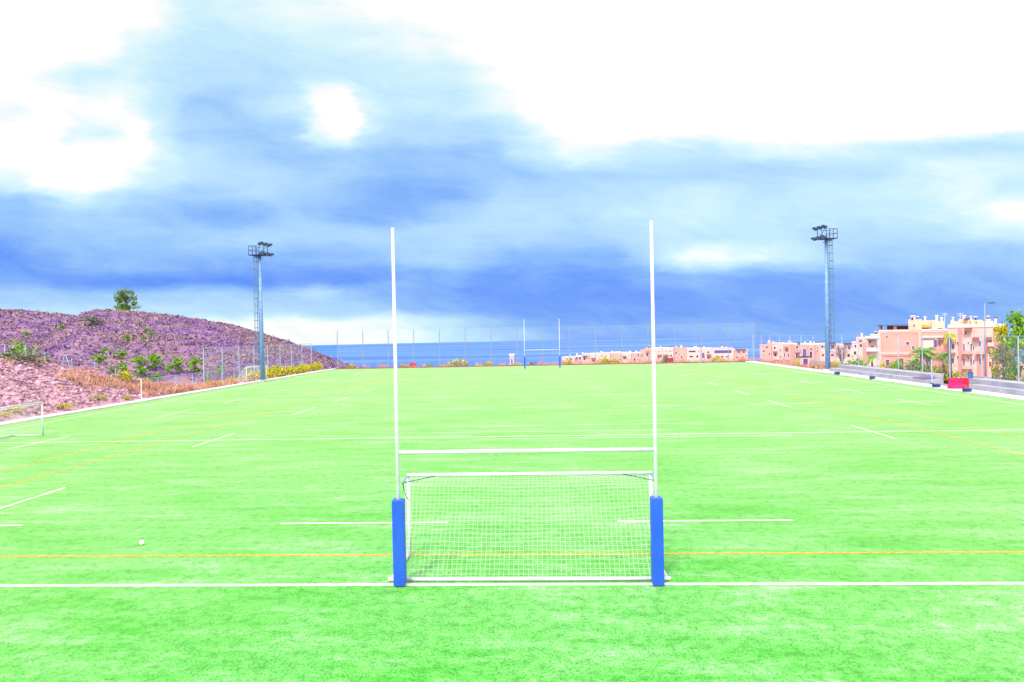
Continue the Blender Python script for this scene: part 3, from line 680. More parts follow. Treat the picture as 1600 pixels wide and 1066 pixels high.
far('house with three small chimneys along its roof edge in the far row', 953, 972, 551, [('chim', 955, 958, 548.5, 551), ('chim', 962, 964, 549, 551), ('chim', 966, 968.5, 548.7, 551), ('win', 968, 970, 560, 563), ('win', 957, 959.5, 561, 564)], dy=1.5)
far('house with a tiled canopy over a dark window left of the dark hatch', 972, 986, 551, [('awn', 973, 979, 556, 558), ('win', 974, 978, 558.5, 561), ('chim', 983, 985, 547.5, 551)])
far('house with a dark roof hatch and violet window left of the stepped house', 986, 1001, 551, [('vol', 987, 991, 552, 549.5, M_win, .6), ('win', 996, 999, 553.5, 557, M_shut), ('win', 990, 993, 560, 564), ('chim', 993, 995, 547.7, 551)], dy=1)
far('house whose roof steps up beside the near right goal post', 1001, 1019, 547, [('vol', 1008, 1018, 548, 543.5, None, .5), ('awn', 1009, 1015, 549, 551), ('win', 1002, 1005, 554, 557.5, M_shut), ('win', 1010, 1012.5, 552, 557), ('chim', 1013, 1016, 541, 544, M_roofd, .5)])
far('tall plain house standing directly behind the right goal post', 1019, 1036, 543.5, [('awn', 1027, 1034, 554, 556), ('win', 1028, 1030, 556.5, 562, M_winblue), ('chim', 1031, 1033, 540.5, 544)], dy=1)
far('house with a brown canopy above the small far red barrier', 1036, 1052, 543.5, [('vol', 1046, 1049, 544, 542, M_win, .5), ('awn', 1036.5, 1044, 554, 556), ('win', 1038, 1042, 557, 561), ('win', 1047, 1050, 554, 557, M_shut)])
far('house with two white chimneys and a violet upper window in the far row', 1052, 1073, 543.5, [('chim', 1056, 1058, 540.5, 544), ('chim', 1063, 1066, 539.5, 544), ('win', 1054, 1058, 550, 553, M_shut), ('win', 1064, 1066, 556, 560)], dy=1.4)
far('house with two dark openings one above the other in the far row', 1073, 1094, 544, [('vol', 1085, 1089, 544.5, 541, M_trimw, .5), ('win', 1076, 1087, 548, 550.5), ('win', 1077, 1083, 556, 558.5), ('win', 1088, 1091, 555, 559), ('chim', 1086, 1088, 538.5, 541, M_roofd, .5)])
far('pale house with a violet door left of the house with the wide blue window', 1094, 1113, 544, [('arch', 1097, 1101, 551, 560, M_shut), ('win', 1105, 1108, 549, 552), ('awn', 1104, 1111, 553.5, 555.5), ('chim', 1099, 1101, 541, 544), ('win', 1105, 1109, 557, 561)], dy=1)
far('house with one wide deep blue window band under its flat roof', 1113, 1146, 544, [('win', 1116, 1143, 547.5, 551.8, M_winblue), ('win', 1118, 1123, 556, 558.5, M_blind), ('win', 1126, 1131, 556, 558.5, M_blind), ('win', 1134, 1139, 556, 558.5, M_blind), ('chim', 1127, 1130, 541, 544), ('chim', 1134, 1136, 541.5, 544)])
far('last house of the far row with a dark roof edge by the blue heap', 1146, 1168, 546, [('slab', 1149, 1166, 547, 545.5), ('win', 1152, 1157, 549, 551.5, M_winblue), ('win', 1160, 1164, 549, 551.5), ('win', 1150, 1154, 557, 560, M_blind), ('win', 1158, 1162, 557, 560, M_blind)], dy=1)
G2 = 'nearer row of houses left of the apartment block'
def near(label, a, b_, top, feats, mw=None, dy=0.0):
    feats = extra(a, b_, top, feats, 565, 1.7, 2.6)
    return house('town_house', label, a, b_, top, ROW_NEAR, -7.5, 10, mw or (M_pink2 if rnd.random() < .65 else M_pink), feats, G2, dy)
near('pink house at the sea end of the nearer row, two small violet windows', 1187, 1205, 539, [('vol', 1199, 1205, 540, 535.5, None, .8), ('win', 1191.5, 1195, 547, 550.5, M_shut), ('win', 1196.5, 1200, 541.5, 544), ('win', 1201, 1203, 551, 555), ('chim', 1200, 1203, 532.5, 536, M_trimw, .8)])
near('house with a tall rose pilaster and a tiled door canopy in the nearer row', 1205, 1224, 536, [('pil', 1204, 1206, 575, 537), ('awn', 1208, 1215, 549, 551), ('win', 1210, 1213, 552, 557), ('win', 1218, 1220, 546, 549), ('chim', 1207, 1209, 532.5, 536), ('win', 1218, 1220, 556, 560), ('win', 1209, 1212, 542, 545)], dy=1)
near('house with two stacked violet windows beside a narrow tower in the nearer row', 1224, 1240, 536.5, [('vol', 1231, 1236, 537, 533, None, .8), ('awn', 1226, 1232, 542, 544.5), ('win', 1228, 1231, 545, 549, M_shut), ('win', 1222.5+2, 1227, 552, 558, M_shut), ('pil', 1236, 1238, 575, 538), ('win', 1231, 1233, 553, 558)])
near('house with a pergola and tall grey arched window in the nearer row', 1240, 1263, 537, [('perg', 1242, 1251, 551, 559), ('arch', 1254, 1260, 545, 559, M_shut), ('win', 1244, 1247, 541, 544.5), ('win', 1244, 1246, 554, 559), ('slab', 1246, 1250, 536.8, 535.2), ('chim', 1257, 1259, 533, 537)], dy=1.2)
near('house with one arched window and twin chimneys left of the light tower', 1263, 1280, 537.5, [('arch', 1265, 1269, 549, 559), ('win', 1266, 1269, 544, 547), ('chim', 1265, 1268, 532.5, 537.5), ('chim', 1271, 1273, 533.5, 537.5), ('pil', 1273, 1275, 575, 539), ('win', 1276, 1278, 547, 550)])
near('wide house with blue upper windows partly behind the light tower', 1280, 1307, 536.5, [('win', 1283, 1287, 540, 543.5, M_winblue), ('win', 1288, 1291, 540, 543.5, M_winblue), ('win', 1298, 1304, 539.5, 545, M_winblue), ('band', 1281, 1306, 549.5, 548), ('win', 1284, 1288, 553, 557, M_blind), ('win', 1298, 1303, 553, 557, M_shut), ('slab', 1296, 1306, 537, 535.3)], dy=1)
near('low house half hidden behind the bare brown tree', 1307, 1332, 538, [('win', 1325, 1329, 541, 546, M_winblue), ('win', 1314, 1318, 543, 547, M_winblue), ('slab', 1318, 1331, 538, 536.3), ('win', 1324, 1328, 553, 558)])
def mid(label, a, b_, top, feats, mw=None, dy=0.0): return house('town_house', label, a, b_, top, ROW_MID, -4.5, 10, mw or M_pink2, feats, G2, dy)
mid('stepped pink house with a brown canopy just left of the apartment block', 1331, 1352, 534, [('vol', 1338, 1352, 535, 527, None, .7), ('chim', 1345, 1348, 522, 527, M_trimw, .7), ('awn', 1341, 1347, 531, 533, None, .7), ('win', 1335, 1338, 539, 543), ('win', 1343, 1347, 538, 542), ('win', 1334, 1338, 549, 554), ('pil', 1349, 1351, 570, 536)])
mid('pink house with a dark pergola over its balcony adjoining the apartment block', 1352, 1376, 526, [('vol', 1360, 1373, 527, 522, None, .9), ('perg', 1354, 1373, 530, 541), ('win', 1360, 1366, 540, 542.5, M_blind), ('win', 1369, 1372, 537, 543, M_shut), ('balc', 1354, 1374, 549, 544), ('chim', 1367, 1370, 519, 522, M_roofd, .9), ('win', 1358, 1361, 532, 536)], dy=0.5)
# two apartment blocks
house('apartment_block', 'big pink apartment block with dark flat roof terrace and cream stair tower', 1373, 1484, 516, BLOCK_L, -2.3, 14, M_pink, [
    ('slab', 1370.5, 1419.3, 509, 507.3), ('vol', 1373.5, 1376.5, 516, 509, M_pink, .1), ('vol', 1396, 1401, 516, 509, M_pink2, .1), ('vol', 1386, 1397, 516.5, 509, M_blind, .6), ('vol', 1401.5, 1419, 516.5, 509, M_blind, .6),
    ('vol', 1419.5, 1440, 517, 499, M_cream, -.15), ('win', 1427, 1429.5, 507, 511, M_tile, -.15), ('chim', 1423, 1430, 494.5, 499, M_trimw, -.9), ('vol', 1424, 1427, 500, 496, M_win, -.25),
    ('vol', 1440, 1462, 517, 500.5, M_cream, .9), ('vol', 1456, 1476, 517, 502, M_cream, .3), ('arch', 1449, 1454, 510, 516, M_orangewall, .9), ('awn', 1441, 1452, 508, 510.5, M_orangewall, .9), ('win', 1465, 1473, 512.5, 515.5, M_tile, .3), ('chim', 1462, 1466, 494, 502, M_trimw, .3), ('ant', 1477, 1478, 502, 489),
    ('band', 1441, 1483, 528, 524), ('band', 1374, 1440, 518, 517.2, M_cream), ('win', 1443, 1458, 531.5, 544, M_trimw), ('win', 1459, 1464, 531, 543, M_shut), ('band', 1438.5, 1460, 531, 529.7, M_shut), ('win', 1466, 1472, 532, 543, M_rose),
    ('win', 1415.5, 1421, 534.5, 539, M_shut), ('band', 1373.5, 1432, 554, 550, M_pink2), ('band', 1380, 1422, 556.5, 554.2, M_rose), ('balc', 1438, 1483, 552, 545, M_pink), ('pil', 1471, 1474, 585, 530, M_cream), ('win', 1446, 1454, 556, 566, M_shut), ('win', 1384, 1390, 562, 572, M_shut), ('win', 1404, 1412, 560, 571, M_blind), ('win', 1384, 1387, 524, 528, M_shut), ('win', 1425, 1429, 541, 546, M_shut), ('pil', 1436, 1438.5, 585, 518, M_cream), ('pil', 1373.6, 1376, 585, 517, M_pink2), ('awn', 1465, 1475, 528.5, 531), ('band', 1441, 1483, 517, 515.6, M_cream), ('chim', 1444, 1447, 496, 500.5, M_trimw, .9), ('chim', 1470, 1473, 497.5, 502, M_cream, .3), ('chim', 1433, 1435, 495.5, 499, M_tile, -.15)])
house('apartment_block', 'tall cream and rose apartment block with rounded bays behind the street lamp', 1481, 1572, 508, BLOCK_R, -2.3, 12, M_pink2, [
    ('vol', 1485, 1500, 509, 502, M_cream, .7), ('vol', 1498, 1520, 509, 498.5, M_cream, 1.6), ('vol', 1514, 1535, 509, 500, M_cream, .5), ('vol', 1533, 1552, 509, 501.5, M_pink2, 1.0), ('chim', 1554, 1558, 497, 508), ('chim', 1504, 1508, 494, 499, M_trimw, 1.6), ('chim', 1523, 1526, 496, 500, M_roofd, .5), ('chim', 1488, 1490, 497, 502, M_trimw, .7),
    ('arch', 1513, 1518, 501, 508, M_orangewall, .5), ('arch', 1523, 1528, 501.5, 508, M_orangewall, .5), ('slab', 1506, 1516, 498.6, 497.4, M_shut, 1.6),
    ('band', 1481.5, 1571.5, 512.5, 510, M_cream), ('pil', 1498.5, 1503, 594, 512.7), ('pil', 1553.5, 1558.5, 594, 512.7), ('pil', 1539, 1542.5, 594, 528), ('pil', 1482, 1485.5, 594, 530, M_cream),
    ('awn', 1507, 1519, 513, 516.5), ('awn', 1519.5, 1530, 527, 530.5), ('awn', 1540, 1550, 527, 530.5), ('awn', 1562, 1571, 512.6, 515.5), ('awn', 1485.5, 1494, 531, 534.5),
    ('arch', 1508, 1510.5, 518, 523), ('win', 1520.5, 1522.5, 541, 547), ('win', 1520.5, 1522.5, 563, 569), ('arch', 1512, 1514, 534, 538), ('arch', 1512, 1514, 557, 561), ('arch', 1512, 1514, 580, 585), ('win', 1495.5, 1497.5, 534, 539), ('win', 1495.5, 1497.5, 556, 561), ('win', 1495, 1497.5, 579, 586),
    ('vol', 1527, 1538.5, 590, 549, M_rose, -.1), ('balc', 1525, 1539, 553, 548.5, M_pink), ('balc', 1543, 1553, 541, 535, M_pink2), ('win', 1545, 1550, 529, 536, M_shut), ('win', 1545, 1550, 550, 557, M_shut), ('win', 1550, 1552, 572, 580), ('win', 1562, 1566, 518, 524, M_shut), ('win', 1562, 1566, 538, 545, M_shut), ('win', 1562, 1566, 558, 566, M_shut), ('win', 1529, 1533, 533, 541, M_shut), ('win', 1487, 1491, 538, 546, M_shut), ('win', 1487, 1491, 560, 568, M_shut), ('awn', 1487, 1493, 551, 554), ('awn', 1562, 1570, 534, 537), ('awn', 1562, 1570, 555, 558), ('balc', 1504, 1520, 553, 548.5, M_pink), ('balc', 1504, 1520, 576, 571.5, M_pink), ('arch', 1504.5, 1507.5, 537, 548, M_shut), ('arch', 1516, 1519, 537, 548, M_shut), ('arch', 1504.5, 1507.5, 560, 571, M_shut), ('arch', 1516, 1519, 560, 571, M_shut), ('band', 1543, 1553, 560, 558.5), ('win', 1545, 1549, 565, 573, M_blind), ('vol', 1541, 1548, 509, 498.5, M_cream, 1.8), ('chim', 1516, 1518, 495.5, 500, M_trimw, .5), ('chim', 1543, 1545.5, 495, 498.5, M_tile, 1.8), ('vol', 1486, 1490, 509, 500, M_trimw, 1.4), ('ant', 1500, 1501, 499, 489), ('win', 1530, 1534, 560, 570, M_win, -.1)])

# ================================================================== PLANTS
def bush_mesh(n, sz, flat=0.8, lobes=4):
    b = MB(); ls = [(Vector((rnd.gauss(0, .38), rnd.gauss(0, .38), rnd.uniform(.3, .75)*flat)), rnd.uniform(.32, .55)) for _ in range(lobes)]
    for _ in range(n):
        c, r = rnd.choice(ls); d = Vector((rnd.gauss(0, 1), rnd.gauss(0, 1), rnd.gauss(0, 1))).normalized()*r*(rnd.random()**.35)
        p = c+d; p.z = abs(p.z)*1.0
        b.leaf(p, sz*(0.6+0.8*rnd.random()), 0.55)
    return b
def stem_mesh(r=0.02, h=0.6, n=5):
    b = MB()
    for _ in range(n): b.path([(0, 0, -0.15), (rnd.gauss(0, .12), rnd.gauss(0, .12), h*.5), (rnd.gauss(0, .3), rnd.gauss(0, .3), h)], [r*1.6, r, r*.5], 5)
    return b
PROTO = {}
def shrub(kind, name, label, cat, loc, w, h, m, group=None, leaves=420, sz=0.075):
    key = (kind, rnd.randrange(3))
    if key not in PROTO: PROTO[key] = (bush_mesh(leaves, sz), stem_mesh())
    fb, sb = PROTO[key]
    t = thing(name, label, cat, loc, rnd.random()*6.28, group); t.scale = (w, w, h)
    if isinstance(fb, MB):
        fo = fb.build('foliage', m, t); so = sb.build('stem', M_bark, t); PROTO[key] = (fo, so)
    else:
        for src in (fb, sb):
            c = src.copy(); COL.objects.link(c); c.parent = t
    return t
GB = 'yellow bushes along the left kerb'
for px, py, X, w, h, lab in ((98, 650, -37.9, .75, .5, 'small yellow bush at the foot of the stony bank, nearest the cut-off goal'), (8, 664, -38.0, .5, .35, 'tiny yellowish plant at the photo edge below the stony bank'), (28, 661, -38.2, .6, .42, 'low olive plant behind the net of the cut-off goal'),
    (155, 637, -38.2, .75, .5, 'straggly yellow plant in front of the dry grass on the bank'), (200, 631, -37.8, .7, .45, 'flat yellow plant at the kerb below the thick dry grass'), (193, 608, -41.3, 1.35, 1.3, 'bright yellow bush above the dry grass at the end of the bank'),
    (222, 612, -41.0, 1.1, .9, 'yellow bush in the dry grass left of the slim white post'), (276, 616, -37.9, .8, .4, 'low yellow plant on the kerb right of the slim white post'), (318, 607, -38.4, .9, .75, 'dark olive yellow bush left of its brighter twin on the kerb'), (338, 608, -38.4, 1.2, .9, 'rounded bright yellow bush under the tall fence posts'),
    (362, 600, -39.5, 1.0, 1.0, 'pale yellow bush between kerb and net fence, left of the small goal'), (398, 594, -38.3, 1.2, 1.2, 'yellow bush seen through the small distant goal')):
    p = atX(px, py, X); z = bank_z(p.x, p.y) if p.y < 60 and p.x < XL-1.5 else -0.12
    shrub('yel', 'yellow_bush', lab, 'bush', (p.x, p.y, max(-.15, z)), w, h, M_yel, GB)
ordn = ['first', 'second', 'third', 'fourth', 'fifth', 'sixth', 'seventh', 'eighth', 'ninth', 'tenth', 'last']
for i in range(11):
    y = 75.6+2.55*i
    shrub('yel', 'yellow_bush', '%s bush counting from the light tower in the long yellow hedge-like row' % ordn[i], 'bush', (-38.6+rnd.uniform(-.4, .4), y, -.15), 1.35+.2*rnd.random(), 1.5+.35*rnd.random(), M_yel, GB)
GF = 'bushes along the far end of the pitch'
for px, w, h, m, lab in ((548, 1.0, 1.0, M_yel, 'yellow bush at the far left corner where the hill meets the sea'), (634, 1.3, .75, M_yel, 'yellow bush directly left of the small red barrier before the sea'), (671, .8, .9, M_grn, 'small green bush standing alone right of the red barrier before the sea'), (694, 1.1, .45, M_yel, 'flat yellow plant left of the largest bush before the sea'), (706, 1.2, .65, M_yel, 'low yellow plant touching the left side of the largest bush'),
    (721, 2.0, 1.5, M_yel, 'largest olive yellow bush at the far end before the sea'), (747, 1.1, .45, M_yel, 'low pale plant between two yellow bushes before the sea'), (760, 1.5, 1.0, M_yel, 'rounded yellow bush between the largest bush and the pink tower'), (806, .8, .7, M_yel, 'small yellow bush at the foot of the pink tower'), (832, .9, .9, M_olive, 'olive bush seen between the distant rugby posts'),
    (884, 1.3, 1.1, M_yel, 'yellow bush right of the distant rugby goal'), (940, 1.1, 1.3, M_yel, 'yellow bush left of a twin before the plain pink houses'), (949, 1.2, 1.4, M_yel, 'taller yellow bush right of its twin before the plain pink houses'), (964, 1.2, 1.1, M_yel, 'yellow bush before the house with three chimneys'), (1040, 1.6, 1.5, M_olive, 'pale olive bush behind the small far red barrier'), (1118, 1.0, 1.2, M_yel, 'yellow green bush before the house with the wide blue window')):
    p = at(px, 572, 106.0); kind = {M_yel: 'yel', M_grn: 'grn', M_olive: 'oli'}[m]
    shrub(kind, 'bush', lab, 'bush', (p.x, 105.6, -.15), w, h, m, GF)
for px, X, w, h, m, k, lab in ((1250, 38.5, 1.3, 1.1, M_yel, 'yel', 'yellow bush on the far walkway left of the pink kiosk'), (1275, 38.2, .9, .7, M_olive, 'oli', 'small olive bush just right of the pink kiosk'), (1306, 39.2, 1.1, 1.5, M_yel, 'yel', 'orange yellow bush right at the light tower foot by the terrace'), (1338, 41.3, 1.6, 2.1, M_grn, 'grn', 'bright green bush at the far end of the long terrace'), (1352, 41.2, 1.2, 1.6, M_grn, 'grn', 'green bush left of the small red-trunked palm')):
    p = atX(px, 575, X); shrub(k, 'bush', lab, 'bush', (p.x, p.y, -.2), w, h, m, 'bushes by the right walkway')
for i, (px, w, h, m, k, lab) in enumerate(((1385, 1.2, 1.7, M_yel, 'yel', 'yellow hedge bush at the left end behind the long terrace'), (1396, 1.2, 1.7, M_yel, 'yel', 'yellow green hedge bush second along behind the long terrace'), (1408, 1.4, 2.2, M_grn, 'grn', 'green hedge bush under the small square window of the apartment block'), (1420, 1.4, 2.3, M_grn, 'grn', 'dense green hedge bush left of the fan palm'),
    (1432, 1.3, 2.0, M_olive, 'oli', 'grey green hedge bush at the fan palm foot'), (1446, 1.2, 1.8, M_grn, 'grn', 'dark green hedge bush behind the tarpaulin end of the terrace'), (1455, 1.1, 1.9, M_olive, 'oli', 'olive hedge bush beside the corner post'), (1468, 1.5, 1.9, M_yel, 'yel', 'golden bush between the corner post and tall palm'), (1463, 1.0, 1.0, M_grn, 'grn', 'low green bush on the ground right of the corner post'), (1496, 1.0, 1.3, M_yel, 'yel', 'yellow bush behind the red barriers'),
    (1572, 1.2, .8, M_grn, 'grn', 'low green plant under the railing by the big tree'), (1596, 1.4, .9, M_grn, 'grn', 'low green plant at the photo edge behind the right terrace'))):
    p = atX(px, 580, 41.4); shrub(k, 'hedge_bush', lab, 'bush', (p.x, p.y, -.2), w, h, m, 'hedge behind the terraces')
# shrubs on bank and hill
p = atX(46, 565, -45.2); shrub('oli', 'bush', 'wide grey green bush on the crest of the stony bank', 'bush', (p.x, p.y, bank_z(p.x, p.y)-.1), 2.3, 1.3, M_olive)
p = atX(20, 560, -52.0); shrub('pin', 'bush', 'big dark green bush with a sunlit top behind the bank crest', 'bush', (p.x, p.y, bank_z(p.x, p.y)-.2), 2.6, 3.0, M_pine)
p = atX(2, 560, -53.0); shrub('grn', 'bush', 'bright green bush at the left photo edge behind the bank', 'bush', (p.x-1, p.y+3, bank_z(p.x, p.y)+.6), 1.6, 3.0, M_grn)
def tree_proto(n, sz, kind, seed=0, clumps=34):
    rnd.seed(seed)
    cr = MB(); tr = MB()
    tr.path([(0, 0, -.3), (.02, .01, .25), (-.01, .02, .6), (.0, 0, .9)], [.05, .04, .028, .01], 8)
    for k in range(9):
        a = k*2.4; z = .25+.07*k; tr.path([(0, 0, z), (.16*math.cos(a), .16*math.sin(a), z+.08), (.3*math.cos(a), .3*math.sin(a), z+.12)], [.018, .012, .004], 5)
    cl = []
    for k in range(clumps):
        z = rnd.uniform(.10, .95); rad = (.46*math.sin(min(1, (1.10-z)*1.6)*1.5)) if kind == 'pine' else .42*math.sqrt(max(.05, 1-((z-.55)/.5)**2))
        a = rnd.random()*6.283; q = rad*math.sqrt(rnd.random())*.95; cl.append((Vector((q*math.cos(a), q*math.sin(a), z)), rnd.uniform(.08, .16)))
    for _ in range(n):
        c, r = rnd.choice(cl); d = Vector((rnd.gauss(0, 1), rnd.gauss(0, 1), rnd.gauss(0, .7))).normalized()*r*rnd.random()**.4
        cr.leaf(c+d, sz*(.6+.8*rnd.random()), .45)
    return cr, tr
def tree(name, label, loc, w, h, m, proto, group=None):
    t = thing(name, label, 'tree', loc, rnd.random()*6.28, group); t.scale = (w*.98, w*.98, h*.78) if proto[0] == 'small' else (w, w, h)
    if proto not in PROTO:
        c, k = tree_proto(900 if proto[0] == 'thin' else 1900 if proto[0] == 'bigr' else 2600 if proto[0] != 'small' else 600, .034 if proto[0] != 'small' else .062, proto[1], sum(map(ord, proto[0])), 56 if proto[0] in ('hilltop', 'bigr') else 34); PROTO[proto] = (c.build('crown', m, t), k.build('trunk', M_bark, t, True))
    else:
        for src in PROTO[proto]:
            c = src.copy(); COL.objects.link(c); c.parent = t
    return t
p = hill_pt(185, .985); tree('pine_tree', 'lone dark green pine standing on the hilltop skyline', (p.x, p.y, p.z-1.2), 8.0, 8.3, M_pine, ('hilltop', 'round'))
GH = 'small green trees on the purple hillside'
for px, py, w, h, lab in ((175, 562, 2.4, 2.0, 'green bush below the A-shaped frame on the hill foot, right one of a touching pair'), (140, 567, 2.8, 2.0, 'green bush right of the A-shaped frame behind the bank'), (150, 554, 2.2, 1.6, 'green bush up the slope, highest of three right of the A-shaped frame'), (204, 580, 2.6, 3.0, 'rounded green tree left of a larger twin on the hill foot'), (229, 579, 3.0, 3.4, 'largest rounded green tree in the row on the hill foot'), (207, 590, 2.2, 1.8, 'low green bush just under the rounded tree on the hill foot'),
    (263, 583, 2.4, 3.0, 'dark green tree in the middle of the row on the hill foot'), (250, 586, 1.6, 2.1, 'slim small tree left of the dark green tree on the hill foot'), (290, 583, 2.6, 3.2, 'green tree at the right end of the row, left of the tall fence'), (288, 568, 1.1, 1.2, 'tiny bush directly above the last tree of the row'), (177, 588, 1.6, 2.6, 'upright green bush above the bright yellow bush'), (160, 583, 1.6, 1.2, 'pale green bush on the slope at the end of the bank'), (230, 597, 2.0, 1.6, 'green bush seen through the low wire fence'),
    (310, 594, 1.8, 1.8, 'green bush at the first post of the tall hill fence'), (330, 590, 2.0, 2.4, 'pale green bush behind the first panel of the tall hill fence'), (372, 585, 2.0, 1.8, 'green bush behind the third post of the tall hill fence'), (185, 534, 1.6, 1.8, 'tiny green bush alone at mid height of the purple hill'), (215, 519, 1.6, 1.5, 'tiny green bush high on the hill, left of a close pair'), (222, 525, 1.6, 1.6, 'tiny green bush high on the hill, right of a close pair'), (212, 531, 1.5, 1.2, 'tiny green bush under the close pair high on the hill'), (206, 508, 1.4, 1.3, 'tiny green bush just below the hilltop pine'), (26, 521, 2.4, 2.2, 'dark green bush on the left slope near the dirt track'), (83, 517, 2.6, 2.0, 'blue green bush beside the dirt track on the hill'), (130, 512, 5.0, 3.2, 'wide olive thicket on the slope left of the hilltop pine')):
    p = hill_hit(px, py); tree('hill_tree', lab, (p.x, p.y, p.z-.15), w, h, M_grn if w < 4 else M_olive, ('small', 'round') if w < 4 else ('small', 'wide'), GH)
# palms
def palm(label, px, X, H, R_, nf, m, zb=-.3, tr=.13, droop=1.0):
    p = atX(px, 580, X); t = thing('palm_tree', label, 'palm tree', (p.x, p.y, zb), 0, 'palms behind the terraces')
    MB().path([(0, 0, -.2), (.03, 0, H*.35), (-.02, .02, H*.7), (0, 0, H)], [tr*1.35, tr, tr*.9, tr*.95], 10).build('trunk', M_bark, t, True)
    c = MB()
    for k in range(nf):
        a = 2.399*k; up = rnd.uniform(-.25, 1.0); d = Vector((math.cos(a), math.sin(a), 0)); pts = []
        for j in range(7):
            q = j/6; pts.append(Vector((0, 0, H))+d*(R_*q*(1-.25*abs(up)))+Vector((0, 0, R_*(up*q-droop*.75*q*q))))
        s = d.cross(Vector((0, 0, 1)))
        for j in range(1, 7):
            for sd in (-1, 1):
                for e in (0, .5):
                    b0 = pts[j-1].lerp(pts[j], e); l = R_*.30*(1-.55*(j/6))*(1.1 if j > 1 else .6); tip = b0+s*sd*l*.8+(pts[j]-pts[j-1]).normalized()*l*.55-Vector((0, 0, l*.35)); wv = (pts[j]-pts[j-1])*.22
                    c.tri(b0-wv, b0+wv, tip)
        c.path(pts, [.025, .022, .02, .016, .012, .008, .004], 4)
    c.build('fronds', m, t); return t
palm('fan palm with green crown and dark trunk before the white window', 1440, 42.0, 2.9, 1.55, 26, M_grn)
palm('slender green palm close behind the right side of the fan palm', 1449, 43.6, 3.0, 1.3, 20, M_pine, tr=.09)
palm('small palm with spreading fronds beside the golden bush', 1475, 41.8, 2.7, 1.2, 22, M_grn)
palm('short palm with reddish trunk at the end of the hedge', 1363, 42.4, 1.9, 1.2, 20, M_grn)
palm('tall bare-trunked palm with a small yellow crown behind the red barriers', 1484.5, 40.9, 4.9, .75, 30, M_yel, tr=.15, droop=1.5)
# big trees on the right edge and the bare brown tree
p = atX(1591, 580, 44.5); tree('conifer_tree', 'large green tree rising at the right edge of the photo', (p.x+1.2, p.y, -.6), 5.2, 7.9, M_grn, ('bigr', 'pine'))
p = atX(1574, 580, 46.0); tree('broadleaf_tree', 'yellow leaved tree leaning left of the large green tree', (p.x, p.y, -.6), 3.2, 6.1, M_yel, ('bigy', 'round'))
p = atX(1567, 585, 43.0); tree('broadleaf_tree', 'thin dark olive tree beside the cream apartment block corner', (p.x, p.y, -.4), 1.9, 4.2, M_olive, ('thin', 'round'))
p = atX(1316, 575, 42.0); t = thing('bare_tree', 'bare brownish tree with many twigs right of the light tower', 'tree', (p.x, p.y, -.3))
tr = MB(); tw = MB(); tr.path([(0, 0, -.2), (.03, 0, .8), (0, .03, 1.5)], [.13, .1, .07], 8)
for k in range(34):
    a = rnd.random()*6.283; e = Vector((math.cos(a)*rnd.uniform(.3, 1.3), math.sin(a)*rnd.uniform(.3, 1.3), rnd.uniform(1.9, 3.6))); mid_ = Vector((e.x*.35, e.y*.35, 1.2+.3*(e.z-1.2)))
    tr.path([(0, 0, rnd.uniform(.6, 1.4)), mid_, e], [.05, .03, .01], 5)
    for _ in range(22): c = mid_.lerp(e, rnd.uniform(.3, 1.1)); tw.leaf(c+Vector((rnd.gauss(0, .16), rnd.gauss(0, .16), rnd.gauss(0, .16))), .09, .3)
tr.build('trunk', M_bark, t); tw.build('twigs', M_brownleaf, t)

# ================================================================== SKY, LIGHT, CAMERA
EXPO = 1.0
SUN_EL, SUN_AZ = R(42), R(200)     # azimuth clockwise from +Y
w = bpy.data.worlds.new('World'); sc.world = w; w.use_nodes = True; nt = w.node_tree; L = nt.links.new
for n in list(nt.nodes): nt.nodes.remove(n)
def N_(t, **k):
    n = nt.nodes.new(t)
    for a, v in k.items(): setattr(n, a, v)
    return n
def math_(op, a, b_=None, c=None):
    n = N_('ShaderNodeMath', operation=op)
    for i, v in enumerate((a, b_, c)):
        if v is None: continue
        if isinstance(v, (int, float)): n.inputs[i].default_value = v
        else: L(v, n.inputs[i])
    return n.outputs[0]
tc = N_('ShaderNodeTexCoord'); sep = N_('ShaderNodeSeparateXYZ'); L(tc.outputs['Generated'], sep.inputs[0])
dx, dy, dz = sep.outputs; fy = math_('MAXIMUM', dy, 0.06)
# direction on the sky: U across (towards the right), V up from the horizon; both as slopes seen along the pitch
U = math_('DIVIDE', dx, fy); V = math_('DIVIDE', dz, fy)
px_ = math_('MULTIPLY_ADD', U, 1067.0, 852.0)
py_ = math_('SUBTRACT', math_('MULTIPLY_ADD', V, -1067.0, 523.0), math_('MULTIPLY', math_('SUBTRACT', px_, 800.0), 0.02))
cmb = N_('ShaderNodeCombineXYZ'); L(math_('MULTIPLY', px_, 1/260), cmb.inputs[0]); L(math_('MULTIPLY', py_, 1/75), cmb.inputs[1])
nz1 = N_('ShaderNodeTexNoise'); nz1.inputs['Scale'].default_value = 1.0; nz1.inputs['Detail'].default_value = 8; nz1.inputs['Roughness'].default_value = .66; L(cmb.outputs[0], nz1.inputs['Vector'])
sc1 = N_('ShaderNodeSeparateColor'); L(nz1.outputs['Color'], sc1.inputs[0])
pxw = math_('ADD', px_, math_('MULTIPLY', math_('SUBTRACT', sc1.outputs[0], .5), 150.0))
pyw = math_('ADD', py_, math_('MULTIPLY', math_('SUBTRACT', sc1.outputs[1], .5), 46.0))
fac = math_('MULTIPLY_ADD', pxw, 1/1800, 100/1800)
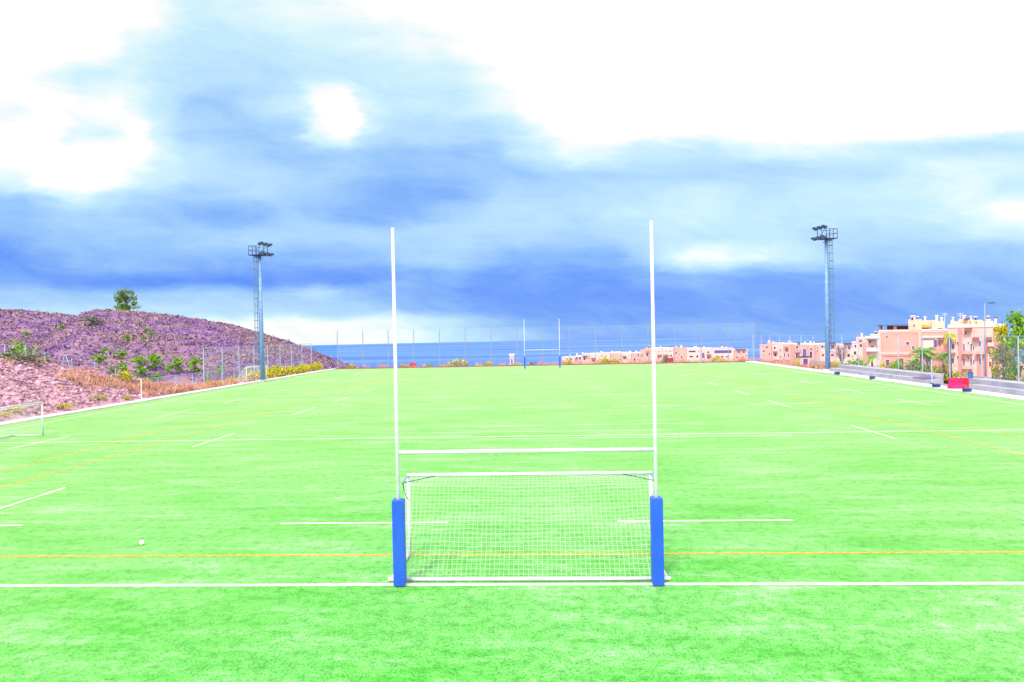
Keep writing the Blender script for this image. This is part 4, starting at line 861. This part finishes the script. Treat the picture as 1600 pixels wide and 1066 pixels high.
ROWS = [
 (-420, [(0, 1.5), (1600, 1.5)]),
 (-120, [(0, 1.25), (250, 1.1), (400, 1.0), (600, 1.2), (1600, 1.4)]),
 (0, [(0, 1.2), (200, 1.1), (250, .92), (300, .76), (400, .78), (500, .92), (600, 1.1), (800, 1.3), (1600, 1.35)]),
 (60, [(0, 1.2), (150, 1.1), (200, .86), (300, .68), (400, .68), (500, .75), (600, .84), (700, .97), (800, 1.2), (1600, 1.35)]),
 (110, [(0, 1.15), (60, .95), (110, .78), (150, .76), (180, .82), (250, .63), (300, .56), (400, .58), (500, .65), (600, .7), (700, .75), (760, .9), (810, 1.1), (900, 1.3), (1600, 1.3)]),
 (160, [(0, .9), (50, 1.1), (100, 1.0), (160, 1.05), (200, .85), (250, .65), (300, .42), (350, .42), (400, .55), (470, .72), (505, 1.05), (540, 1.15), (575, .8), (620, .7), (700, .7), (800, .88), (850, 1.1), (950, 1.3), (1600, 1.3)]),
 (200, [(0, 1.1), (70, 1.1), (110, .86), (160, .86), (200, 1.05), (235, .75), (300, .5), (400, .42), (460, .48), (505, .95), (545, 1.12), (575, .78), (620, .6), (700, .54), (760, .54), (800, .68), (850, .9), (890, 1.1), (1000, 1.3), (1600, 1.3)]),
 (240, [(0, 1.1), (200, 1.08), (250, .8), (300, .65), (400, .5), (450, .4), (560, .42), (640, .36), (720, .35), (770, .42), (820, .7), (860, .75), (900, .9), (960, .85), (1010, .66), (1100, .6), (1150, .74), (1200, .86), (1300, .8), (1400, .66), (1500, .58), (1600, .58)]),
 (270, [(0, .9), (50, 1.1), (150, 1.12), (200, .8), (250, .7), (300, .6), (400, .55), (500, .42), (600, .32), (700, .32), (800, .4), (900, .5), (1000, .54), (1100, .5), (1200, .54), (1350, .6), (1400, .75), (1450, .85), (1520, .78), (1600, .7)]),
 (300, [(0, .35), (50, .5), (100, .8), (150, .62), (200, .5), (300, .42), (400, .55), (450, .5), (500, .4), (550, .28), (600, .2), (700, .25), (750, .35), (800, .53), (900, .54), (1000, .6), (1100, .74), (1200, .6), (1300, .64), (1400, .75), (1500, .9), (1550, .72), (1600, .76)]),
 (335, [(0, .3), (100, .45), (200, .45), (250, .38), (350, .2), (400, .22), (450, .4), (500, .36), (550, .22), (600, .18), (650, .25), (700, .4), (800, .58), (900, .55), (1000, .68), (1100, .76), (1200, .65), (1400, .65), (1500, .85), (1550, 1.0), (1600, 1.02)]),
 (370, [(0, .15), (100, .38), (300, .42), (400, .5), (600, .5), (700, .5), (800, .48), (900, .46), (1000, .55), (1050, .68), (1150, .66), (1300, .55), (1450, .56), (1550, .75), (1600, .9)]),
 (405, [(0, .08), (50, .12), (100, .24), (250, .3), (350, .22), (450, .22), (550, .25), (600, .3), (650, .48), (700, .48), (750, .34), (800, .22), (900, .18), (960, .24), (1010, .45), (1060, .8), (1090, 1.0), (1120, .98), (1160, .82), (1250, .68), (1310, .5), (1400, .38), (1600, .38)]),
 (435, [(0, .15), (100, .1), (200, .02), (400, .02), (550, .03), (600, .06), (640, .22), (700, .2), (750, .08), (900, .07), (1000, .12), (1100, .18), (1200, .12), (1300, .2), (1600, .24)]),
 (460, [(0, .4), (200, .4), (400, .42), (500, .5), (550, .36), (600, .26), (700, .15), (750, .06), (1000, .07), (1200, .13), (1400, .2), (1600, .22)]),
 (485, [(0, .6), (200, .62), (300, .56), (400, .52), (550, .48), (600, .4), (700, .22), (800, .1), (1000, .1), (1200, .15), (1600, .22)]),
 (508, [(0, .85), (200, .9), (300, .97), (350, 1.0), (550, .98), (600, .9), (700, .65), (750, .48), (800, .26), (900, .15), (1100, .2), (1600, .22)]),
 (528, [(0, .9), (450, 1.0), (550, .97), (650, .86), (750, .6), (800, .36), (900, .15), (1000, .1), (1200, .17), (1600, .22)])]
t = None; prevy = None
for y, stops in ROWS:
    cr = N_('ShaderNodeValToRGB'); cr.color_ramp.interpolation = 'EASE'; e = cr.color_ramp.elements
    while len(e) < len(stops): e.new(.5)
    for el, (x, v) in zip(e, stops): el.position = (x+100)/1800; q = v/1.6; el.color = (q, q, q, 1)
    L(fac, cr.inputs['Fac'])
    if t is None: t = cr.outputs['Color']
    else:
        mr = N_('ShaderNodeMapRange', interpolation_type='SMOOTHSTEP'); mr.inputs['From Min'].default_value = prevy; mr.inputs['From Max'].default_value = y
        L(pyw, mr.inputs['Value']); mx = N_('ShaderNodeMix', data_type='RGBA'); L(mr.outputs[0], mx.inputs['Factor']); L(t, mx.inputs['A']); L(cr.outputs['Color'], mx.inputs['B']); t = mx.outputs['Result']
    prevy = y
tval = math_('MULTIPLY_ADD', t, 1.6, 0.03)
cmb2 = N_('ShaderNodeCombineXYZ'); L(math_('MULTIPLY', px_, 1/150), cmb2.inputs[0]); L(math_('MULTIPLY', math_('SUBTRACT', py_, math_('MULTIPLY', px_, .12)), 1/48), cmb2.inputs[1])
nz2 = N_('ShaderNodeTexNoise'); nz2.inputs['Scale'].default_value = 1.0; nz2.inputs['Detail'].default_value = 8; nz2.inputs['Roughness'].default_value = .68; nz2.inputs['Distortion'].default_value = .6; L(cmb2.outputs[0], nz2.inputs['Vector'])
tval = math_('ADD', tval, math_('MULTIPLY', math_('SUBTRACT', nz2.outputs['Fac'], .5), .46))
def s2l(c): return tuple(((v/255+.055)/1.055)**2.4 if v > 10 else v/255/12.92 for v in c)
cr = N_('ShaderNodeValToRGB'); e = cr.color_ramp.elements; STOPS = [(0, (84, 140, 252)), (.15, (114, 165, 252)), (.35, (150, 197, 253)), (.55, (180, 221, 255)), (.75, (206, 241, 255)), (.9, (232, 252, 255)), (1.0, (255, 255, 255))]
while len(e) < len(STOPS): e.new(.5)
for el, (p_, c) in zip(e, STOPS): el.position = p_; el.color = s2l(c)+(1,)
L(tval, cr.inputs['Fac'])
over = math_('MULTIPLY_ADD', math_('MAXIMUM', math_('SUBTRACT', tval, 1.0), 0.0), 1.4, 1.0)     # clouds past white get brighter towards the top of the sky
amp = math_('MULTIPLY', over, 10*2**-EXPO)
sky = N_('ShaderNodeTexSky', sky_type='NISHITA', sun_disc=False, sun_elevation=SUN_EL, sun_rotation=SUN_AZ)
vm = N_('ShaderNodeVectorMath', operation='SCALE'); L(cr.outputs['Color'], vm.inputs[0]); L(amp, vm.inputs['Scale'])
mx = N_('ShaderNodeMix', data_type='RGBA'); mx.inputs['Factor'].default_value = 0.96; L(sky.outputs[0], mx.inputs['A']); L(vm.outputs[0], mx.inputs['B'])
bg = N_('ShaderNodeBackground'); bg.inputs['Strength'].default_value = 0.1; L(mx.outputs['Result'], bg.inputs['Color'])
out = N_('ShaderNodeOutputWorld'); L(bg.outputs[0], out.inputs['Surface'])

sun = bpy.data.lights.new('sun', 'SUN'); sun.energy = 1.9; sun.angle = R(12); sun.color = (1.0, .94, .86)
so = bpy.data.objects.new('sun', sun); COL.objects.link(so)
sd = Vector((math.sin(SUN_AZ)*math.cos(SUN_EL), math.cos(SUN_AZ)*math.cos(SUN_EL), math.sin(SUN_EL)))
so.rotation_euler = sd.to_track_quat('Z', 'Y').to_euler(); so.location = (0, 0, 60)

cam = bpy.data.cameras.new('camera'); co = bpy.data.objects.new('camera', cam); COL.objects.link(co)
cam.sensor_width = 36; cam.lens = F/1600*36; cam.clip_start = .1; cam.clip_end = 20000
co.matrix_world = Matrix(((rr.x, uu.x, -f0.x, CAM.x), (rr.y, uu.y, -f0.y, CAM.y), (rr.z, uu.z, -f0.z, CAM.z), (0, 0, 0, 1)))
sc.camera = co
sc.view_settings.view_transform = 'Standard'; sc.view_settings.look = 'None'; sc.view_settings.exposure = EXPO; sc.view_settings.gamma = 1
sc.cycles.max_bounces = 6; sc.cycles.transparent_max_bounces = 24; sc.cycles.use_denoising = True
